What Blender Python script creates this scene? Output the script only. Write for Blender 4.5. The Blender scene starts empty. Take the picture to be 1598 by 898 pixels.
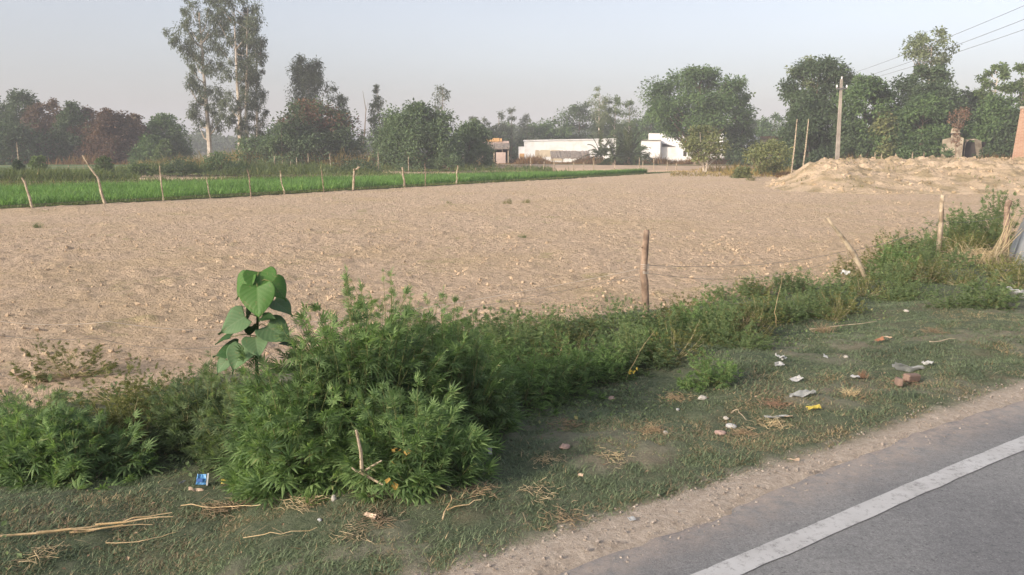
import bpy, math, random
import numpy as np
from math import radians as R, sin, cos, pi, sqrt

# ------------------------------------------------------------------ camera, sky, sun, exposure
S = bpy.context.scene
COL = S.collection
CH = 1.75                       # eye height over the road (m)
F = 1230.0                      # focal length in photo pixels (1598 wide)
PITCH = R(10.0)
cam_d = bpy.data.cameras.new('camera'); cam = bpy.data.objects.new('camera', cam_d); COL.objects.link(cam)
cam.location = (0, 0, CH); cam.rotation_euler = (pi/2 - PITCH, 0, 0)
cam_d.sensor_width = 36; cam_d.lens = 36*F/1598; cam_d.clip_end = 5000; cam_d.clip_start = 0.05
S.camera = cam
SUN_AZ, SUN_EL = R(232), R(21)  # compass direction the sun stands in, clockwise from +Y
w = bpy.data.worlds.new('World'); S.world = w; w.use_nodes = True
nt = w.node_tree; nt.nodes.clear()
sky = nt.nodes.new('ShaderNodeTexSky'); sky.sky_type = 'NISHITA'; sky.sun_disc = False
sky.sun_elevation = R(24); sky.sun_rotation = SUN_AZ; sky.altitude = 0
sky.air_density = 1.0; sky.dust_density = 3.0; sky.ozone_density = 2.0
hsv = nt.nodes.new('ShaderNodeHueSaturation'); hsv.inputs['Saturation'].default_value = 0.55
bg = nt.nodes.new('ShaderNodeBackground'); bg.inputs['Strength'].default_value = 0.111
wo = nt.nodes.new('ShaderNodeOutputWorld')
nt.links.new(sky.outputs[0], hsv.inputs['Color']); tint = nt.nodes.new('ShaderNodeMix'); tint.data_type = 'RGBA'; tint.blend_type = 'MULTIPLY'; tint.inputs[0].default_value = 1
tint.inputs[7].default_value = (.96, .925, .93, 1)   # dusty pinkish air
cn = nt.nodes.new('ShaderNodeTexNoise'); cn.inputs['Scale'].default_value = 1.6; cn.inputs['Detail'].default_value = 4; cn.inputs['Roughness'].default_value = .5
ctc = nt.nodes.new('ShaderNodeTexCoord'); cmp_ = nt.nodes.new('ShaderNodeMapping'); cmp_.inputs['Scale'].default_value = (1, 1, 4)
nt.links.new(ctc.outputs['Generated'], cmp_.inputs[0]); nt.links.new(cmp_.outputs[0], cn.inputs['Vector'])
crm = nt.nodes.new('ShaderNodeMapRange'); crm.inputs[1].default_value = .3; crm.inputs[2].default_value = .7; crm.inputs[3].default_value = .94; crm.inputs[4].default_value = 1.04
cmx = nt.nodes.new('ShaderNodeVectorMath'); cmx.operation = 'SCALE'; nt.links.new(cn.outputs['Fac'], crm.inputs[0]); nt.links.new(hsv.outputs[0], cmx.inputs[0]); nt.links.new(crm.outputs[0], cmx.inputs['Scale'])
nt.links.new(cmx.outputs[0], tint.inputs[6]); nt.links.new(tint.outputs[2], bg.inputs[0]); nt.links.new(bg.outputs[0], wo.inputs[0])
sun_d = bpy.data.lights.new('sun', 'SUN'); sun_d.energy = 2.1; sun_d.angle = R(5); sun_d.color = (1.0, .87, .72)
sun = bpy.data.objects.new('sun', sun_d); COL.objects.link(sun)
sun.rotation_euler = (pi/2 - SUN_EL, 0, pi - SUN_AZ)   # light comes from azimuth SUN_AZ
S.view_settings.view_transform = 'Standard'; S.view_settings.look = 'None'
S.view_settings.gamma = 1; S.view_settings.exposure = 1.12; S.view_settings.use_curve_mapping = False
S.render.engine = 'CYCLES'
cy = S.cycles
cy.use_denoising = True; cy.max_bounces = 6; cy.diffuse_bounces = 3; cy.glossy_bounces = 2
cy.transmission_bounces = 3; cy.volume_bounces = 0; cy.transparent_max_bounces = 4
cy.sample_clamp_indirect = 4
HAZE = 0.00135

rng = np.random.default_rng(7)

# ------------------------------------------------------------------ helpers: properties, meshes
def tag(o, label=None, cat=None, group=None, kind=None):
    if label: o['label'] = label
    if cat: o['category'] = cat
    if group: o['group'] = group
    if kind: o['kind'] = kind
    return o
def empty(name, loc=(0, 0, 0), rz=0):
    o = bpy.data.objects.new(name, None); COL.objects.link(o); o.location = loc; o.rotation_euler = (0, 0, rz)
    o.empty_display_size = .2
    return o
def copy_tree(o, parent=None):
    c = o.copy(); COL.objects.link(c)
    if parent is not None: c.parent = parent
    for ch in [k for k in o.children]: copy_tree(ch, c)
    return c

class MB:
    """collects faces; build() links them as one mesh object"""
    def __init__(s): s.v = []; s.f = []; s.n = 0
    def add(s, v, f):
        v = np.asarray(v, np.float32).reshape(-1, 3)
        if isinstance(f, np.ndarray): s.f.append(f.astype(np.int32) + s.n)
        else:
            by = {}
            for q in f: by.setdefault(len(q), []).append(q)
            for k, q in by.items(): s.f.append(np.array(q, np.int32) + s.n)
        s.v.append(v); s.n += len(v)
        return s
    def box(s, x0, x1, y0, y1, z0, z1):
        v = [(x, y, z) for z in (z0, z1) for y in (y0, y1) for x in (x0, x1)]
        return s.add(v, [(0, 2, 3, 1), (4, 5, 7, 6), (0, 1, 5, 4), (2, 6, 7, 3), (0, 4, 6, 2), (1, 3, 7, 5)])
    def prism(s, poly, y0, y1):          # poly in xz, extruded along y
        n = len(poly)
        v = [(x, y0, z) for x, z in poly] + [(x, y1, z) for x, z in poly]
        f = [tuple(range(n)), tuple(range(2*n-1, n-1, -1))] + [(i, i+n, (i+1) % n + n, (i+1) % n) for i in range(n)]
        return s.add(v, f)
    def tube(s, pts, rad, n=8, caps=True, jit=0):
        pts = np.asarray(pts, float); k = len(pts)
        rad = np.full(k, rad, float) if np.isscalar(rad) else np.asarray(rad, float)
        t = np.gradient(pts, axis=0); t /= np.linalg.norm(t, axis=1)[:, None] + 1e-9
        ref = np.array([1., .02, .03]) if abs(t[0][0]) < .8 else np.array([0.02, .03, 1.])
        u = np.cross(t, ref); u /= np.linalg.norm(u, axis=1)[:, None]; w_ = np.cross(t, u)
        a = np.arange(n)*2*pi/n
        rr = rad[:, None]*(1 + jit*(np.random.default_rng(k*7+n).random((k, n))-.5))
        v = pts[:, None, :] + rr[..., None]*(np.cos(a)[None, :, None]*u[:, None, :] + np.sin(a)[None, :, None]*w_[:, None, :])
        i = np.arange(k-1)[:, None]*n; j = np.arange(n)[None, :]; j2 = (j+1) % n
        q = np.stack([i+j, i+j2, i+n+j2, i+n+j], -1).reshape(-1, 4)
        base = s.n
        s.add(v.reshape(-1, 3), q)
        if caps:
            s.f.append(np.array([list(range(base+n-1, base-1, -1))], np.int32))
            s.f.append(np.array([[base+(k-1)*n+m for m in range(n)]], np.int32))
        return s
    def build(s, name, m, parent=None, smooth=False, attr=None):
        V = np.concatenate(s.v); me = bpy.data.meshes.new(name)
        nf = sum(len(f) for f in s.f); nl = sum(f.size for f in s.f)
        me.vertices.add(len(V)); me.vertices.foreach_set('co', V.ravel())
        me.loops.add(nl); me.loops.foreach_set('vertex_index', np.concatenate([f.ravel() for f in s.f]))
        me.polygons.add(nf)
        cnt = np.concatenate([np.full(len(f), f.shape[1], np.int32) for f in s.f])
        st = np.concatenate([[0], np.cumsum(cnt)[:-1]]).astype(np.int32)
        me.polygons.foreach_set('loop_start', st)
        me.polygons.foreach_set('use_smooth', np.full(nf, bool(smooth)))
        if attr:
            for an, vals in attr.items():
                a = me.attributes.new(an, 'FLOAT', 'POINT'); a.data.foreach_set('value', np.asarray(vals, np.float32))
        me.update(calc_edges=True); me.validate()
        if m is not None: me.materials.append(m)
        o = bpy.data.objects.new(name, me); COL.objects.link(o)
        if parent is not None: o.parent = parent
        return o

def grid_faces(nx, ny):
    i = np.arange(ny-1)[:, None]*nx; j = np.arange(nx-1)[None, :]
    return np.stack([i+j, i+j+1, i+nx+j+1, i+nx+j], -1).reshape(-1, 4)
def nrm(a): return a/(np.linalg.norm(a, axis=-1, keepdims=True) + 1e-9)
def frames(d, up):
    """matrices whose columns are x (side), y = d, z (normal, near up)"""
    y = nrm(d); x = nrm(np.cross(y, up)); z = np.cross(x, y)
    return np.stack([x, y, z], -1)
def scatter(mb, tv, tf, pos, rot, scl):
    tv = np.asarray(tv, float); N = len(pos)
    scl = np.asarray(scl, float); scl = scl[:, None] if scl.ndim == 1 else scl
    if scl.shape[1] == 1: scl = np.repeat(scl, 3, 1)
    v = np.einsum('nij,nkj->nki', rot, tv[None]*scl[:, None, :]) + pos[:, None, :]
    off = (np.arange(N)*len(tv))[:, None, None]
    groups = {}
    for q in tf: groups.setdefault(len(q), []).append(q)
    base = mb.n
    mb.v.append(v.reshape(-1, 3).astype(np.float32)); mb.n += N*len(tv)
    for k, q in groups.items():
        mb.f.append((np.array(q)[None] + off).reshape(-1, k).astype(np.int32) + base)
def eulrot(yaw, tilt, roll=None):
    cy_, sy = np.cos(yaw), np.sin(yaw); ct, st = np.cos(tilt), np.sin(tilt); z = np.zeros_like(yaw); o = np.ones_like(yaw)
    Rz = np.stack([np.stack([cy_, -sy, z], -1), np.stack([sy, cy_, z], -1), np.stack([z, z, o], -1)], -2)
    Rx = np.stack([np.stack([o, z, z], -1), np.stack([z, ct, -st], -1), np.stack([z, st, ct], -1)], -2)
    M = Rz @ Rx
    if roll is not None:
        c, s_ = np.cos(roll), np.sin(roll)
        M = M @ np.stack([np.stack([c, -s_, z], -1), np.stack([s_, c, z], -1), np.stack([z, z, o], -1)], -2)
    return M

# value noise
_T = np.random.default_rng(3).random((256, 256))
def vn(x, y, seed=0):
    x = np.asarray(x, float) + seed*17.31; y = np.asarray(y, float) + seed*9.77
    xi = np.floor(x).astype(int); yi = np.floor(y).astype(int); fx = x-xi; fy = y-yi
    fx = fx*fx*(3-2*fx); fy = fy*fy*(3-2*fy)
    g = lambda a, b: _T[a & 255, b & 255]
    return (g(xi, yi)*(1-fx)+g(xi+1, yi)*fx)*(1-fy) + (g(xi, yi+1)*(1-fx)+g(xi+1, yi+1)*fx)*fy
def fbm(x, y, o=4, seed=0):
    s_ = 0; a = 1; t = 0
    for k in range(o): s_ = s_ + a*vn(x*2**k, y*2**k, seed+k*3); t += a; a *= .5
    return s_/t
def sst(a, b, x): t = np.clip((x-a)/(b-a), 0, 1); return t*t*(3-2*t)

# ------------------------------------------------------------------ layout
RA = R(33.8); RX, RY = .137, 3.03                 # a point on the asphalt edge and the road's direction
RD = np.array([cos(RA), sin(RA)]); RN = np.array([-sin(RA), cos(RA)])
def dist(x, y): return (x-RX)*RN[0] + (y-RY)*RN[1]
def along(x, y): return (x-RX)*RD[0] + (y-RY)*RD[1]
def sd(s_, d): return RX + s_*RD[0] + d*RN[0], RY + s_*RD[1] + d*RN[1]
def G(x, y):
    x = np.asarray(x, float); y = np.asarray(y, float); d = dist(x, y)
    z = np.interp(d, [-60, -8, -7, 0, .35, 1.2, 2.2, 3.4, 4.8, 6, 1000], [-.3, -.2, 0, 0, .0, -.05, -.12, -.22, -.29, -.3, -.3])
    m = sst(.3, 1.0, d)*(1-sst(5, 6.5, d))
    z = z + m*(fbm(x*.9, y*.9, 3, 1)-.5)*.16
    z = z + sst(5, 9, d)*(fbm(x*.12, y*.12, 2, 5)-.5)*.10
    return z
def at(px, py):
    """point on the ground seen at photo pixel px, py"""
    u = (px-799)/F; v = (449-py)/F
    dx, dy, dz = u, cos(PITCH)+v*sin(PITCH), -sin(PITCH)+v*cos(PITCH)
    z = -.2
    for _ in range(12):
        t = (z-CH)/min(dz, -1e-4); x, y = dx*t, dy*t; z = float(G(x, y))
    return x, y, z
def pt(px, py, Y):
    """point at distance Y seen at photo pixel px, py"""
    u = (px-799)/F; v = (449-py)/F
    t = Y/(cos(PITCH)+v*sin(PITCH))
    return np.array([u*t, Y, CH + t*(-sin(PITCH)+v*cos(PITCH))])
def gpt(px, Y):
    x = pt(px, 240, Y)[0]; return x, Y, float(G(x, Y))

def zat_(py, Y): return float(pt(799, py, Y)[2])
# ------------------------------------------------------------------ materials
def newmat(name):
    m = bpy.data.materials.new(name); m.use_nodes = True; t = m.node_tree; t.nodes.clear()
    return m, t
def nd(t, typ, **k):
    n = t.nodes.new(typ)
    for a, b in k.items():
        if a.startswith('i_'): n.inputs[int(a[2:]) if a[2:].isdigit() else a[2:].replace('_', ' ')].default_value = b
        else: setattr(n, a, b)
    return n
def ramp(t, stops, fac):
    r = t.nodes.new('ShaderNodeValToRGB'); e = r.color_ramp.elements
    while len(e) > 1: e.remove(e[-1])
    e[0].position = stops[0][0]; e[0].color = (*stops[0][1], 1)
    for p, c in stops[1:]:
        k = e.new(p); k.color = (*c, 1)
    t.links.new(fac, r.inputs[0]); return r.outputs[0]
def mixc(t, fac, a, b, mode='MIX'):
    m = t.nodes.new('ShaderNodeMix'); m.data_type = 'RGBA'; m.blend_type = mode
    for sock, val in ((m.inputs[0], fac), (m.inputs[6], a), (m.inputs[7], b)):
        if hasattr(val, 'is_output'): t.links.new(val, sock)
        elif isinstance(val, (int, float)): sock.default_value = val
        else: sock.default_value = (*val, 1)
    return m.outputs[2]
def noise(t, scale, detail=4, rough=.6, vec=None):
    n = nd(t, 'ShaderNodeTexNoise'); n.inputs['Scale'].default_value = scale; n.inputs['Detail'].default_value = detail; n.inputs['Roughness'].default_value = rough
    t.links.new(vec if vec is not None else pos(t), n.inputs['Vector']); return n.outputs['Fac']
def pos(t, local=False):
    if local: return nd(t, 'ShaderNodeTexCoord').outputs['Object']
    return nd(t, 'ShaderNodeNewGeometry').outputs['Position']
def math_(t, op, a, b=0.0):
    m = nd(t, 'ShaderNodeMath', operation=op)
    for i, q in enumerate((a, b)):
        if hasattr(q, 'is_output'): t.links.new(q, m.inputs[i])
        else: m.inputs[i].default_value = q
    return m.outputs[0]
def finish(t, col, rough=.9, bump=None, bs=.5, bd=.02, spec=.2):
    b = nd(t, 'ShaderNodeBsdfPrincipled'); o = nd(t, 'ShaderNodeOutputMaterial')
    if hasattr(col, 'is_output'): t.links.new(col, b.inputs['Base Color'])
    else: b.inputs['Base Color'].default_value = (*col, 1)
    b.inputs['Roughness'].default_value = rough; b.inputs['Specular IOR Level'].default_value = spec
    if bump is not None:
        n = nd(t, 'ShaderNodeBump'); n.inputs['Strength'].default_value = bs; n.inputs['Distance'].default_value = bd
        t.links.new(bump, n.inputs['Height']); t.links.new(n.outputs[0], b.inputs['Normal'])
    t.links.new(b.outputs[0], o.inputs[0])
def noisemat(name, c1, c2, scale=4, c3=None, scale3=.5, rough=.9, bs=.4, bd=.01, bscale=None, local=False, detail=5, spec=.2):
    m, t = newmat(name); p = pos(t, local)
    f = noise(t, scale, detail, .6, p)
    col = ramp(t, [(.35, c1), (.65, c2)], f)
    if c3 is not None:
        col = mixc(t, math_(t, 'MULTIPLY', ramp(t, [(.48, (0, 0, 0)), (.62, (1, 1, 1))], noise(t, scale3, 3, .5, p)), .8), col, c3)
    finish(t, col, rough, noise(t, bscale or scale*3, 6, .65, p), bs, bd, spec)
    return m
def leafmat(name, c1, c2, c3=None, trans=.35, rough=.6, clump=.5, spec=.25):
    """two-sided foliage: colour varies leaf by leaf and slowly through the plant"""
    m, t = newmat(name); g = nd(t, 'ShaderNodeNewGeometry')
    stops = [(0, c1), (.75, c2)] + ([(.97, c2), (1, c3)] if c3 else [])
    col = ramp(t, stops, g.outputs['Random Per Island'])
    n = noise(t, clump, 2, .5)
    col = mixc(t, 1.0, col, ramp(t, [(.3, (.72, .74, .75)), (.7, (1.25, 1.22, 1.12))], n), 'MULTIPLY')
    b = nd(t, 'ShaderNodeBsdfPrincipled'); b.inputs['Roughness'].default_value = rough; b.inputs['Specular IOR Level'].default_value = spec
    tr = nd(t, 'ShaderNodeBsdfTranslucent'); mx = nd(t, 'ShaderNodeMixShader'); mx.inputs[0].default_value = trans
    o = nd(t, 'ShaderNodeOutputMaterial')
    t.links.new(col, b.inputs['Base Color']); t.links.new(mixc(t, 1.0, col, (1.15, 1.2, .7), 'MULTIPLY'), tr.inputs['Color'])
    t.links.new(b.outputs[0], mx.inputs[1]); t.links.new(tr.outputs[0], mx.inputs[2]); t.links.new(mx.outputs[0], o.inputs[0])
    return m

M = {}
# soil of the ploughed field
m, t = newmat('soil'); p = pos(t)
a_ = ramp(t, [(.3, (.44, .325, .215)), (.5, (.66, .50, .35)), (.72, (.78, .615, .45))], noise(t, 9, 8, .7, p))
a_ = mixc(t, ramp(t, [(.45, (0, 0, 0)), (.7, (.75, .75, .75))], noise(t, .25, 4, .6, p)), a_, (.62, .465, .28))
a_ = mixc(t, ramp(t, [(.56, (0, 0, 0)), (.66, (.7, .7, .7))], noise(t, .9, 7, .78, p)), a_, (.46, .385, .20))
a_ = mixc(t, ramp(t, [(.62, (0, 0, 0)), (.75, (.5, .5, .5))], noise(t, 60, 3, .6, p)), a_, (.74, .57, .38))
finish(t, a_, .95, math_(t, 'ADD', noise(t, 35, 8, .75, p), math_(t, 'MULTIPLY', noise(t, 8, 5, .7, p), 3)), 1.0, .05, .1)
M['soil'] = m
M['clod'] = noisemat('clod', (.40, .30, .20), (.54, .41, .28), 3, rough=.95, bs=.6, bd=.01, bscale=60)
# verge ground: dust near the asphalt, dark soil with thatch under the turf
m, t = newmat('verge'); p = pos(t)
at_ = nd(t, 'ShaderNodeAttribute', attribute_name='grassy').outputs['Fac']
dust = ramp(t, [(.3, (.33, .27, .21)), (.5, (.45, .375, .30)), (.7, (.57, .49, .405))], noise(t, 22, 8, .75, p))
turf = ramp(t, [(.32, (.07, .09, .052)), (.55, (.13, .15, .09)), (.75, (.22, .21, .14))], noise(t, 14, 8, .75, p))
turf = mixc(t, ramp(t, [(.5, (0, 0, 0)), (.64, (.8, .8, .8))], noise(t, 1.3, 5, .65, p)), turf, (.16, .14, .09))
finish(t, mixc(t, at_, dust, turf), .95, noise(t, 40, 8, .75, p), .8, .02, .1)
M['verge'] = m
# asphalt
m, t = newmat('asphalt'); p = pos(t)
a_ = ramp(t, [(.30, (.135, .137, .136)), (.5, (.215, .217, .214)), (.70, (.32, .32, .31))], noise(t, 130, 5, .8, p))
a_ = mixc(t, 1.0, a_, ramp(t, [(.35, (.80, .80, .82)), (.65, (1.12, 1.11, 1.10))], noise(t, 1.1, 5, .6, p)), 'MULTIPLY')
a_ = mixc(t, 1.0, a_, ramp(t, [(.3, (.78, .78, .79)), (.7, (1.2, 1.2, 1.19))], noise(t, 28, 6, .8, p)), 'MULTIPLY')
a_ = mixc(t, ramp(t, [(.64, (0, 0, 0)), (.70, (.5, .5, .5))], noise(t, 75, 3, .6, p)), a_, (.42, .41, .39))
a_ = mixc(t, ramp(t, [(.33, (.6, .6, .6)), (.38, (0, 0, 0))], noise(t, 60, 3, .6, p)), a_, (.07, .07, .07))
a_ = mixc(t, ramp(t, [(.60, (0, 0, 0)), (.72, (.35, .35, .35))], noise(t, 2.7, 5, .7, p)), a_, (.08, .08, .085))
dst = nd(t, 'ShaderNodeAttribute', attribute_name='dusty').outputs['Fac']
dn = math_(t, 'MULTIPLY', dst, ramp(t, [(.35, (.1, .1, .1)), (.62, (1, 1, 1))], noise(t, 9, 7, .75, p)))
a_ = mixc(t, dn, a_, (.42, .345, .285))
finish(t, a_, .85, noise(t, 170, 5, .8, p), .55, .006, .3)
M['asphalt'] = m
m, t = newmat('road_paint'); p = pos(t)
a_ = mixc(t, ramp(t, [(.52, (0, 0, 0)), (.62, (.85, .85, .85))], noise(t, 26, 8, .8, p)), (.50, .50, .49), (.25, .245, .24))
a_ = mixc(t, 1.0, a_, ramp(t, [(.35, (.84, .83, .82)), (.65, (1.05, 1.05, 1.05))], noise(t, 3, 4, .6, p)), 'MULTIPLY')
finish(t, a_, .8, noise(t, 170, 5, .8, p), .4, .004, .3)
M['paint'] = m
M['ground'] = noisemat('far_ground', (.16, .13, .06), (.30, .24, .12), .2, (.08, .12, .04), .03, bs=.3, bd=.1, bscale=2)
M['mound'] = noisemat('mound_soil', (.46, .345, .22), (.61, .47, .32), .9, (.30, .235, .13), 1.1, bs=1.0, bd=.12, bscale=5, detail=9)
M['track'] = noisemat('track_soil', (.20, .165, .125), (.36, .29, .215), .5, (.12, .12, .06), .25, bs=.5, bd=.05, bscale=4)
M['palesoil'] = noisemat('pale_soil', (.46, .33, .22), (.58, .43, .30), .4, bs=.5, bd=.05, bscale=4)
M['cropsoil'] = noisemat('crop_soil', (.05, .07, .025), (.12, .12, .05), 2)
M['crop'] = leafmat('crop_leaf', (.10, .21, .055), (.22, .38, .11), (.30, .35, .13), .35, clump=.35)
M['turf'] = leafmat('turf_blade', (.115, .15, .092), (.22, .275, .16), (.34, .33, .22), .2, clump=1.2, spec=.15)
M['turf_dry'] = leafmat('dry_blade', (.24, .18, .10), (.44, .35, .22), None, .2, clump=2)
M['fargrass'] = leafmat('far_grass', (.08, .12, .04), (.16, .20, .07), (.34, .28, .12), .3, clump=.15)
M['drygrass'] = leafmat('dry_grass', (.24, .18, .07), (.42, .32, .13), (.15, .19, .06), .3, clump=.12)
M['redgrass'] = leafmat('red_brown_grass', (.20, .11, .055), (.34, .21, .10), (.12, .14, .05), .3, clump=.15)
M['hemp'] = leafmat('hemp_leaf', (.10, .175, .07), (.235, .345, .14), (.36, .38, .18), .45, clump=3.0)
M['hemp2'] = leafmat('hemp_leaf_grey', (.115, .175, .085), (.235, .31, .15), (.38, .34, .18), .45, clump=2.0)
M['weed'] = leafmat('weed_leaf', (.11, .13, .045), (.22, .23, .085), (.36, .28, .12), .3, clump=2.0)
M['hstem'] = noisemat('green_stem', (.12, .15, .05), (.24, .24, .10), 9)
M['drystem'] = noisemat('pale_stem', (.34, .28, .14), (.52, .45, .27), 9)
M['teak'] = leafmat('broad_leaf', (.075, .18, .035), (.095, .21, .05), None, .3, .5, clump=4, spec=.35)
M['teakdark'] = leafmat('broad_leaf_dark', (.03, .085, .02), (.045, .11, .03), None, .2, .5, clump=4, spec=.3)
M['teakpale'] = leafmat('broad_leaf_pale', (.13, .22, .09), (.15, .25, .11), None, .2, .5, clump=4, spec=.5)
M['bark'] = noisemat('bark', (.16, .12, .08), (.28, .21, .15), 2, bs=.7, bd=.03)
M['palebark'] = noisemat('pale_bark', (.40, .34, .27), (.62, .55, .46), .8, (.34, .25, .17), 1.2, bs=.3, bd=.02)
M['postwood'] = noisemat('post_wood', (.22, .15, .105), (.38, .28, .205), 14, (.13, .09, .065), 6, bs=.8, bd=.004, bscale=60, local=False)
M['palewood'] = noisemat('pale_wood', (.34, .27, .19), (.52, .43, .31), 12, (.2, .15, .1), 7, bs=.6, bd=.004, bscale=50)
def leafveins(k, c, cv, rough):
    m, t = newmat('veined_'+k); v = nd(t, 'ShaderNodeAttribute', attribute_name='vein').outputs['Fac']
    col = mixc(t, noise(t, 22, 5, .65), c, tuple(q*1.35 for q in c)); col = mixc(t, math_(t, 'MULTIPLY', v, .6), col, cv)
    col = mixc(t, ramp(t, [(.60, (0, 0, 0)), (.68, (.7, .7, .7))], noise(t, 55, 4, .6)), col, (.22, .20, .09))
    b = nd(t, 'ShaderNodeBsdfPrincipled'); b.inputs['Roughness'].default_value = rough; b.inputs['Specular IOR Level'].default_value = .3
    tr = nd(t, 'ShaderNodeBsdfTranslucent'); mx = nd(t, 'ShaderNodeMixShader'); mx.inputs[0].default_value = .25; o = nd(t, 'ShaderNodeOutputMaterial')
    t.links.new(col, b.inputs['Base Color']); t.links.new(col, tr.inputs['Color']); t.links.new(b.outputs[0], mx.inputs[1]); t.links.new(tr.outputs[0], mx.inputs[2]); t.links.new(mx.outputs[0], o.inputs[0]); M[k] = m
leafveins('teak', (.065, .155, .03), (.16, .27, .09), .55); leafveins('teakdark', (.030, .080, .02), (.07, .14, .05), .6); leafveins('teakpale', (.10, .175, .075), (.20, .29, .15), .6)  # the dark copy puts shade into the colour of some leaves
def tree_leaf(n, a, b, c=None): M[n] = leafmat(n, a, b, c, .3, .55, clump=.35); return M[n]
tree_leaf('lf_euc', (.085, .11, .075), (.17, .20, .14))
tree_leaf('lf_dark', (.055, .090, .046), (.11, .16, .082))
tree_leaf('lf_mid', (.068, .125, .050), (.145, .22, .09))
tree_leaf('lf_round', (.075, .125, .06), (.155, .22, .11))
tree_leaf('lf_light', (.085, .135, .05), (.16, .22, .09))
tree_leaf('lf_pale', (.13, .17, .09), (.24, .28, .16))
tree_leaf('lf_rust', (.12, .085, .065), (.22, .155, .115), (.10, .13, .06))
tree_leaf('lf_orange', (.12, .075, .045), (.21, .125, .08), (.10, .14, .05))
tree_leaf('lf_pink', (.18, .115, .085), (.28, .18, .13))
tree_leaf('lf_yellow', (.14, .17, .07), (.25, .27, .12), (.30, .18, .08))
tree_leaf('lf_palm', (.06, .085, .04), (.13, .16, .08), (.24, .22, .12))
tree_leaf('lf_far', (.07, .10, .055), (.11, .14, .08))

# ------------------------------------------------------------------ haze (air)
hz = MB().box(-900, 900, -120, 1150, -2.0, 42).build('haze', None)
m, t = newmat('air'); pv = nd(t, 'ShaderNodeVolumePrincipled'); pv.inputs['Density'].default_value = HAZE
pv.inputs['Color'].default_value = (.94, .95, 1.0, 1); pv.inputs['Anisotropy'].default_value = -0.05
o_ = nd(t, 'ShaderNodeOutputMaterial'); t.links.new(pv.outputs[0], o_.inputs['Volume'])
hz.data.materials.append(m)
tag(hz, 'pale dusty haze that fades the far trees', 'haze', kind='stuff')

# ------------------------------------------------------------------ ground sheets
def axis(a, b, fine, c0, c1, grow):
    """coordinates from a to b: spacing `fine` between c0 and c1, growing outside"""
    v = list(np.arange(c0, c1, fine)); st = fine; x = c1
    while x < b: v.append(x); st = min(st*grow, 60); x += st
    v.append(b); st = fine; x = c0 - fine; l = []
    while x > a: l.append(x); st = min(st*grow, 60); x -= st
    l.append(a)
    return np.array(sorted(l)+v)
def sheet(name, xs, ys, zf, m, attr=None, smooth=True):
    X, Y = np.meshgrid(xs, ys); Z = zf(X, Y); mb = MB()
    mb.add(np.stack([X, Y, Z], -1).reshape(-1, 3), grid_faces(len(xs), len(ys)))
    return mb.build(name, m, None, smooth, attr)

CA = np.array([-17.6, 27.1]); CB = np.array([11.6, 66.0]); CD = (CB-CA)/np.linalg.norm(CB-CA); CN = np.array([-CD[1], CD[0]])
def cdist(x, y): return (x-CA[0])*CN[0] + (y-CA[1])*CN[1]     # >0 beyond the crop's near edge
def cal(x, y): return (x-CA[0])*CD[0] + (y-CA[1])*CD[1]
CL = float(np.linalg.norm(CB-CA))
def cfar(a): return np.interp(a, [-60, -12, 10, 30, CL+2], [14, 13.5, 12, 6.5, 0.3])   # depth of the crop beyond its near edge

def soil_disp(x, y):
    n1 = fbm(x*2.2, y*2.2, 3, 11); n2 = fbm(x*7, y*7, 3, 14)
    lump = np.clip(n1-.5, 0, 1)*.16 + np.abs(n2-.5)*.12*(.4+1.2*fbm(x*.35, y*.35, 2, 33)) + np.clip(fbm(x*5, y*5, 2, 37)-.62, 0, 1)*.28 + .10*np.clip(fbm(x*.9, y*.9, 2, 19)-.55, 0, 1)
    fur = .018*np.sin((x*.55 - y*.83)*2*pi/.55 + 3*vn(x*.4, y*.4, 4))
    return lump*.62 + fur*.8
def field_z(x, y):
    d = dist(x, y); c = cdist(x, y)
    wgt = (1-sst(-.5, .6, c))
    z = G(x, y) + soil_disp(x, y)*wgt - .03
    z = z - .30*(1-sst(4.1, 4.7, d)) - .16*sst(.1, .9, c)
    return z
fs = sheet('ploughed_field', axis(-75, 110, .07, -9, 17, 1.012), axis(3.2, 88, .055, 7.5, 16, 1.008), field_z, M['soil'])
tag(fs, 'bare ploughed field of pale brown crumbly soil', 'field', kind='structure')

gx = axis(-880, 880, 4, -120, 120, 1.15); gy = axis(-110, 1130, 4, -40, 200, 1.15)
def far_z(x, y):
    ins = (sst(-80, -70, x)*(1-sst(100, 108, x)))*(1-sst(78, 86, y))*sst(-60, -50, y)
    return -.30 - .5*ins + 0*x
g_ = sheet('ground', gx, gy, far_z, M['ground'])
tag(g_, 'flat dry farmland reaching to the horizon', 'ground', kind='structure')

def EDG(s_): return np.interp(s_, [-2, 0, 1, 2.5, 4, 10], [.24, .25, .26, .17, .16, .18])
# verge strip between asphalt and field
ss = axis(-16, 60, .045, -4.5, 9, 1.012); ds = np.concatenate([np.arange(-.3, 5.25, .04)])
SS, DD = np.meshgrid(ss, ds); X, Y = sd(SS, DD)
edge = EDG(SS) + .07*(fbm(SS*1.3, SS*0, 3, 21)-.5) + .08*(fbm(SS*7, DD*7, 2, 22)-.5)
gr = sst(edge-.05, edge+.14, DD)
Z = G(X, Y) + (fbm(X*9, Y*9, 3, 9)-.5)*(.012+.03*gr) - .030*(1-sst(-.02, .10, DD)) - .15*sst(4.7, 5.2, DD)
bare = sst(.54, .66, fbm(X*1.1, Y*1.1, 3, 31))*.22
mb = MB(); mb.add(np.stack([X, Y, Z], -1).reshape(-1, 3), grid_faces(len(ss), len(ds)))
vg = mb.build('verge', M['verge'], None, True, {'grassy': (gr*(1-bare)).ravel()})
tag(vg, 'rough grassy roadside verge with a dusty shoulder along the asphalt', 'verge', kind='structure')

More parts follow.
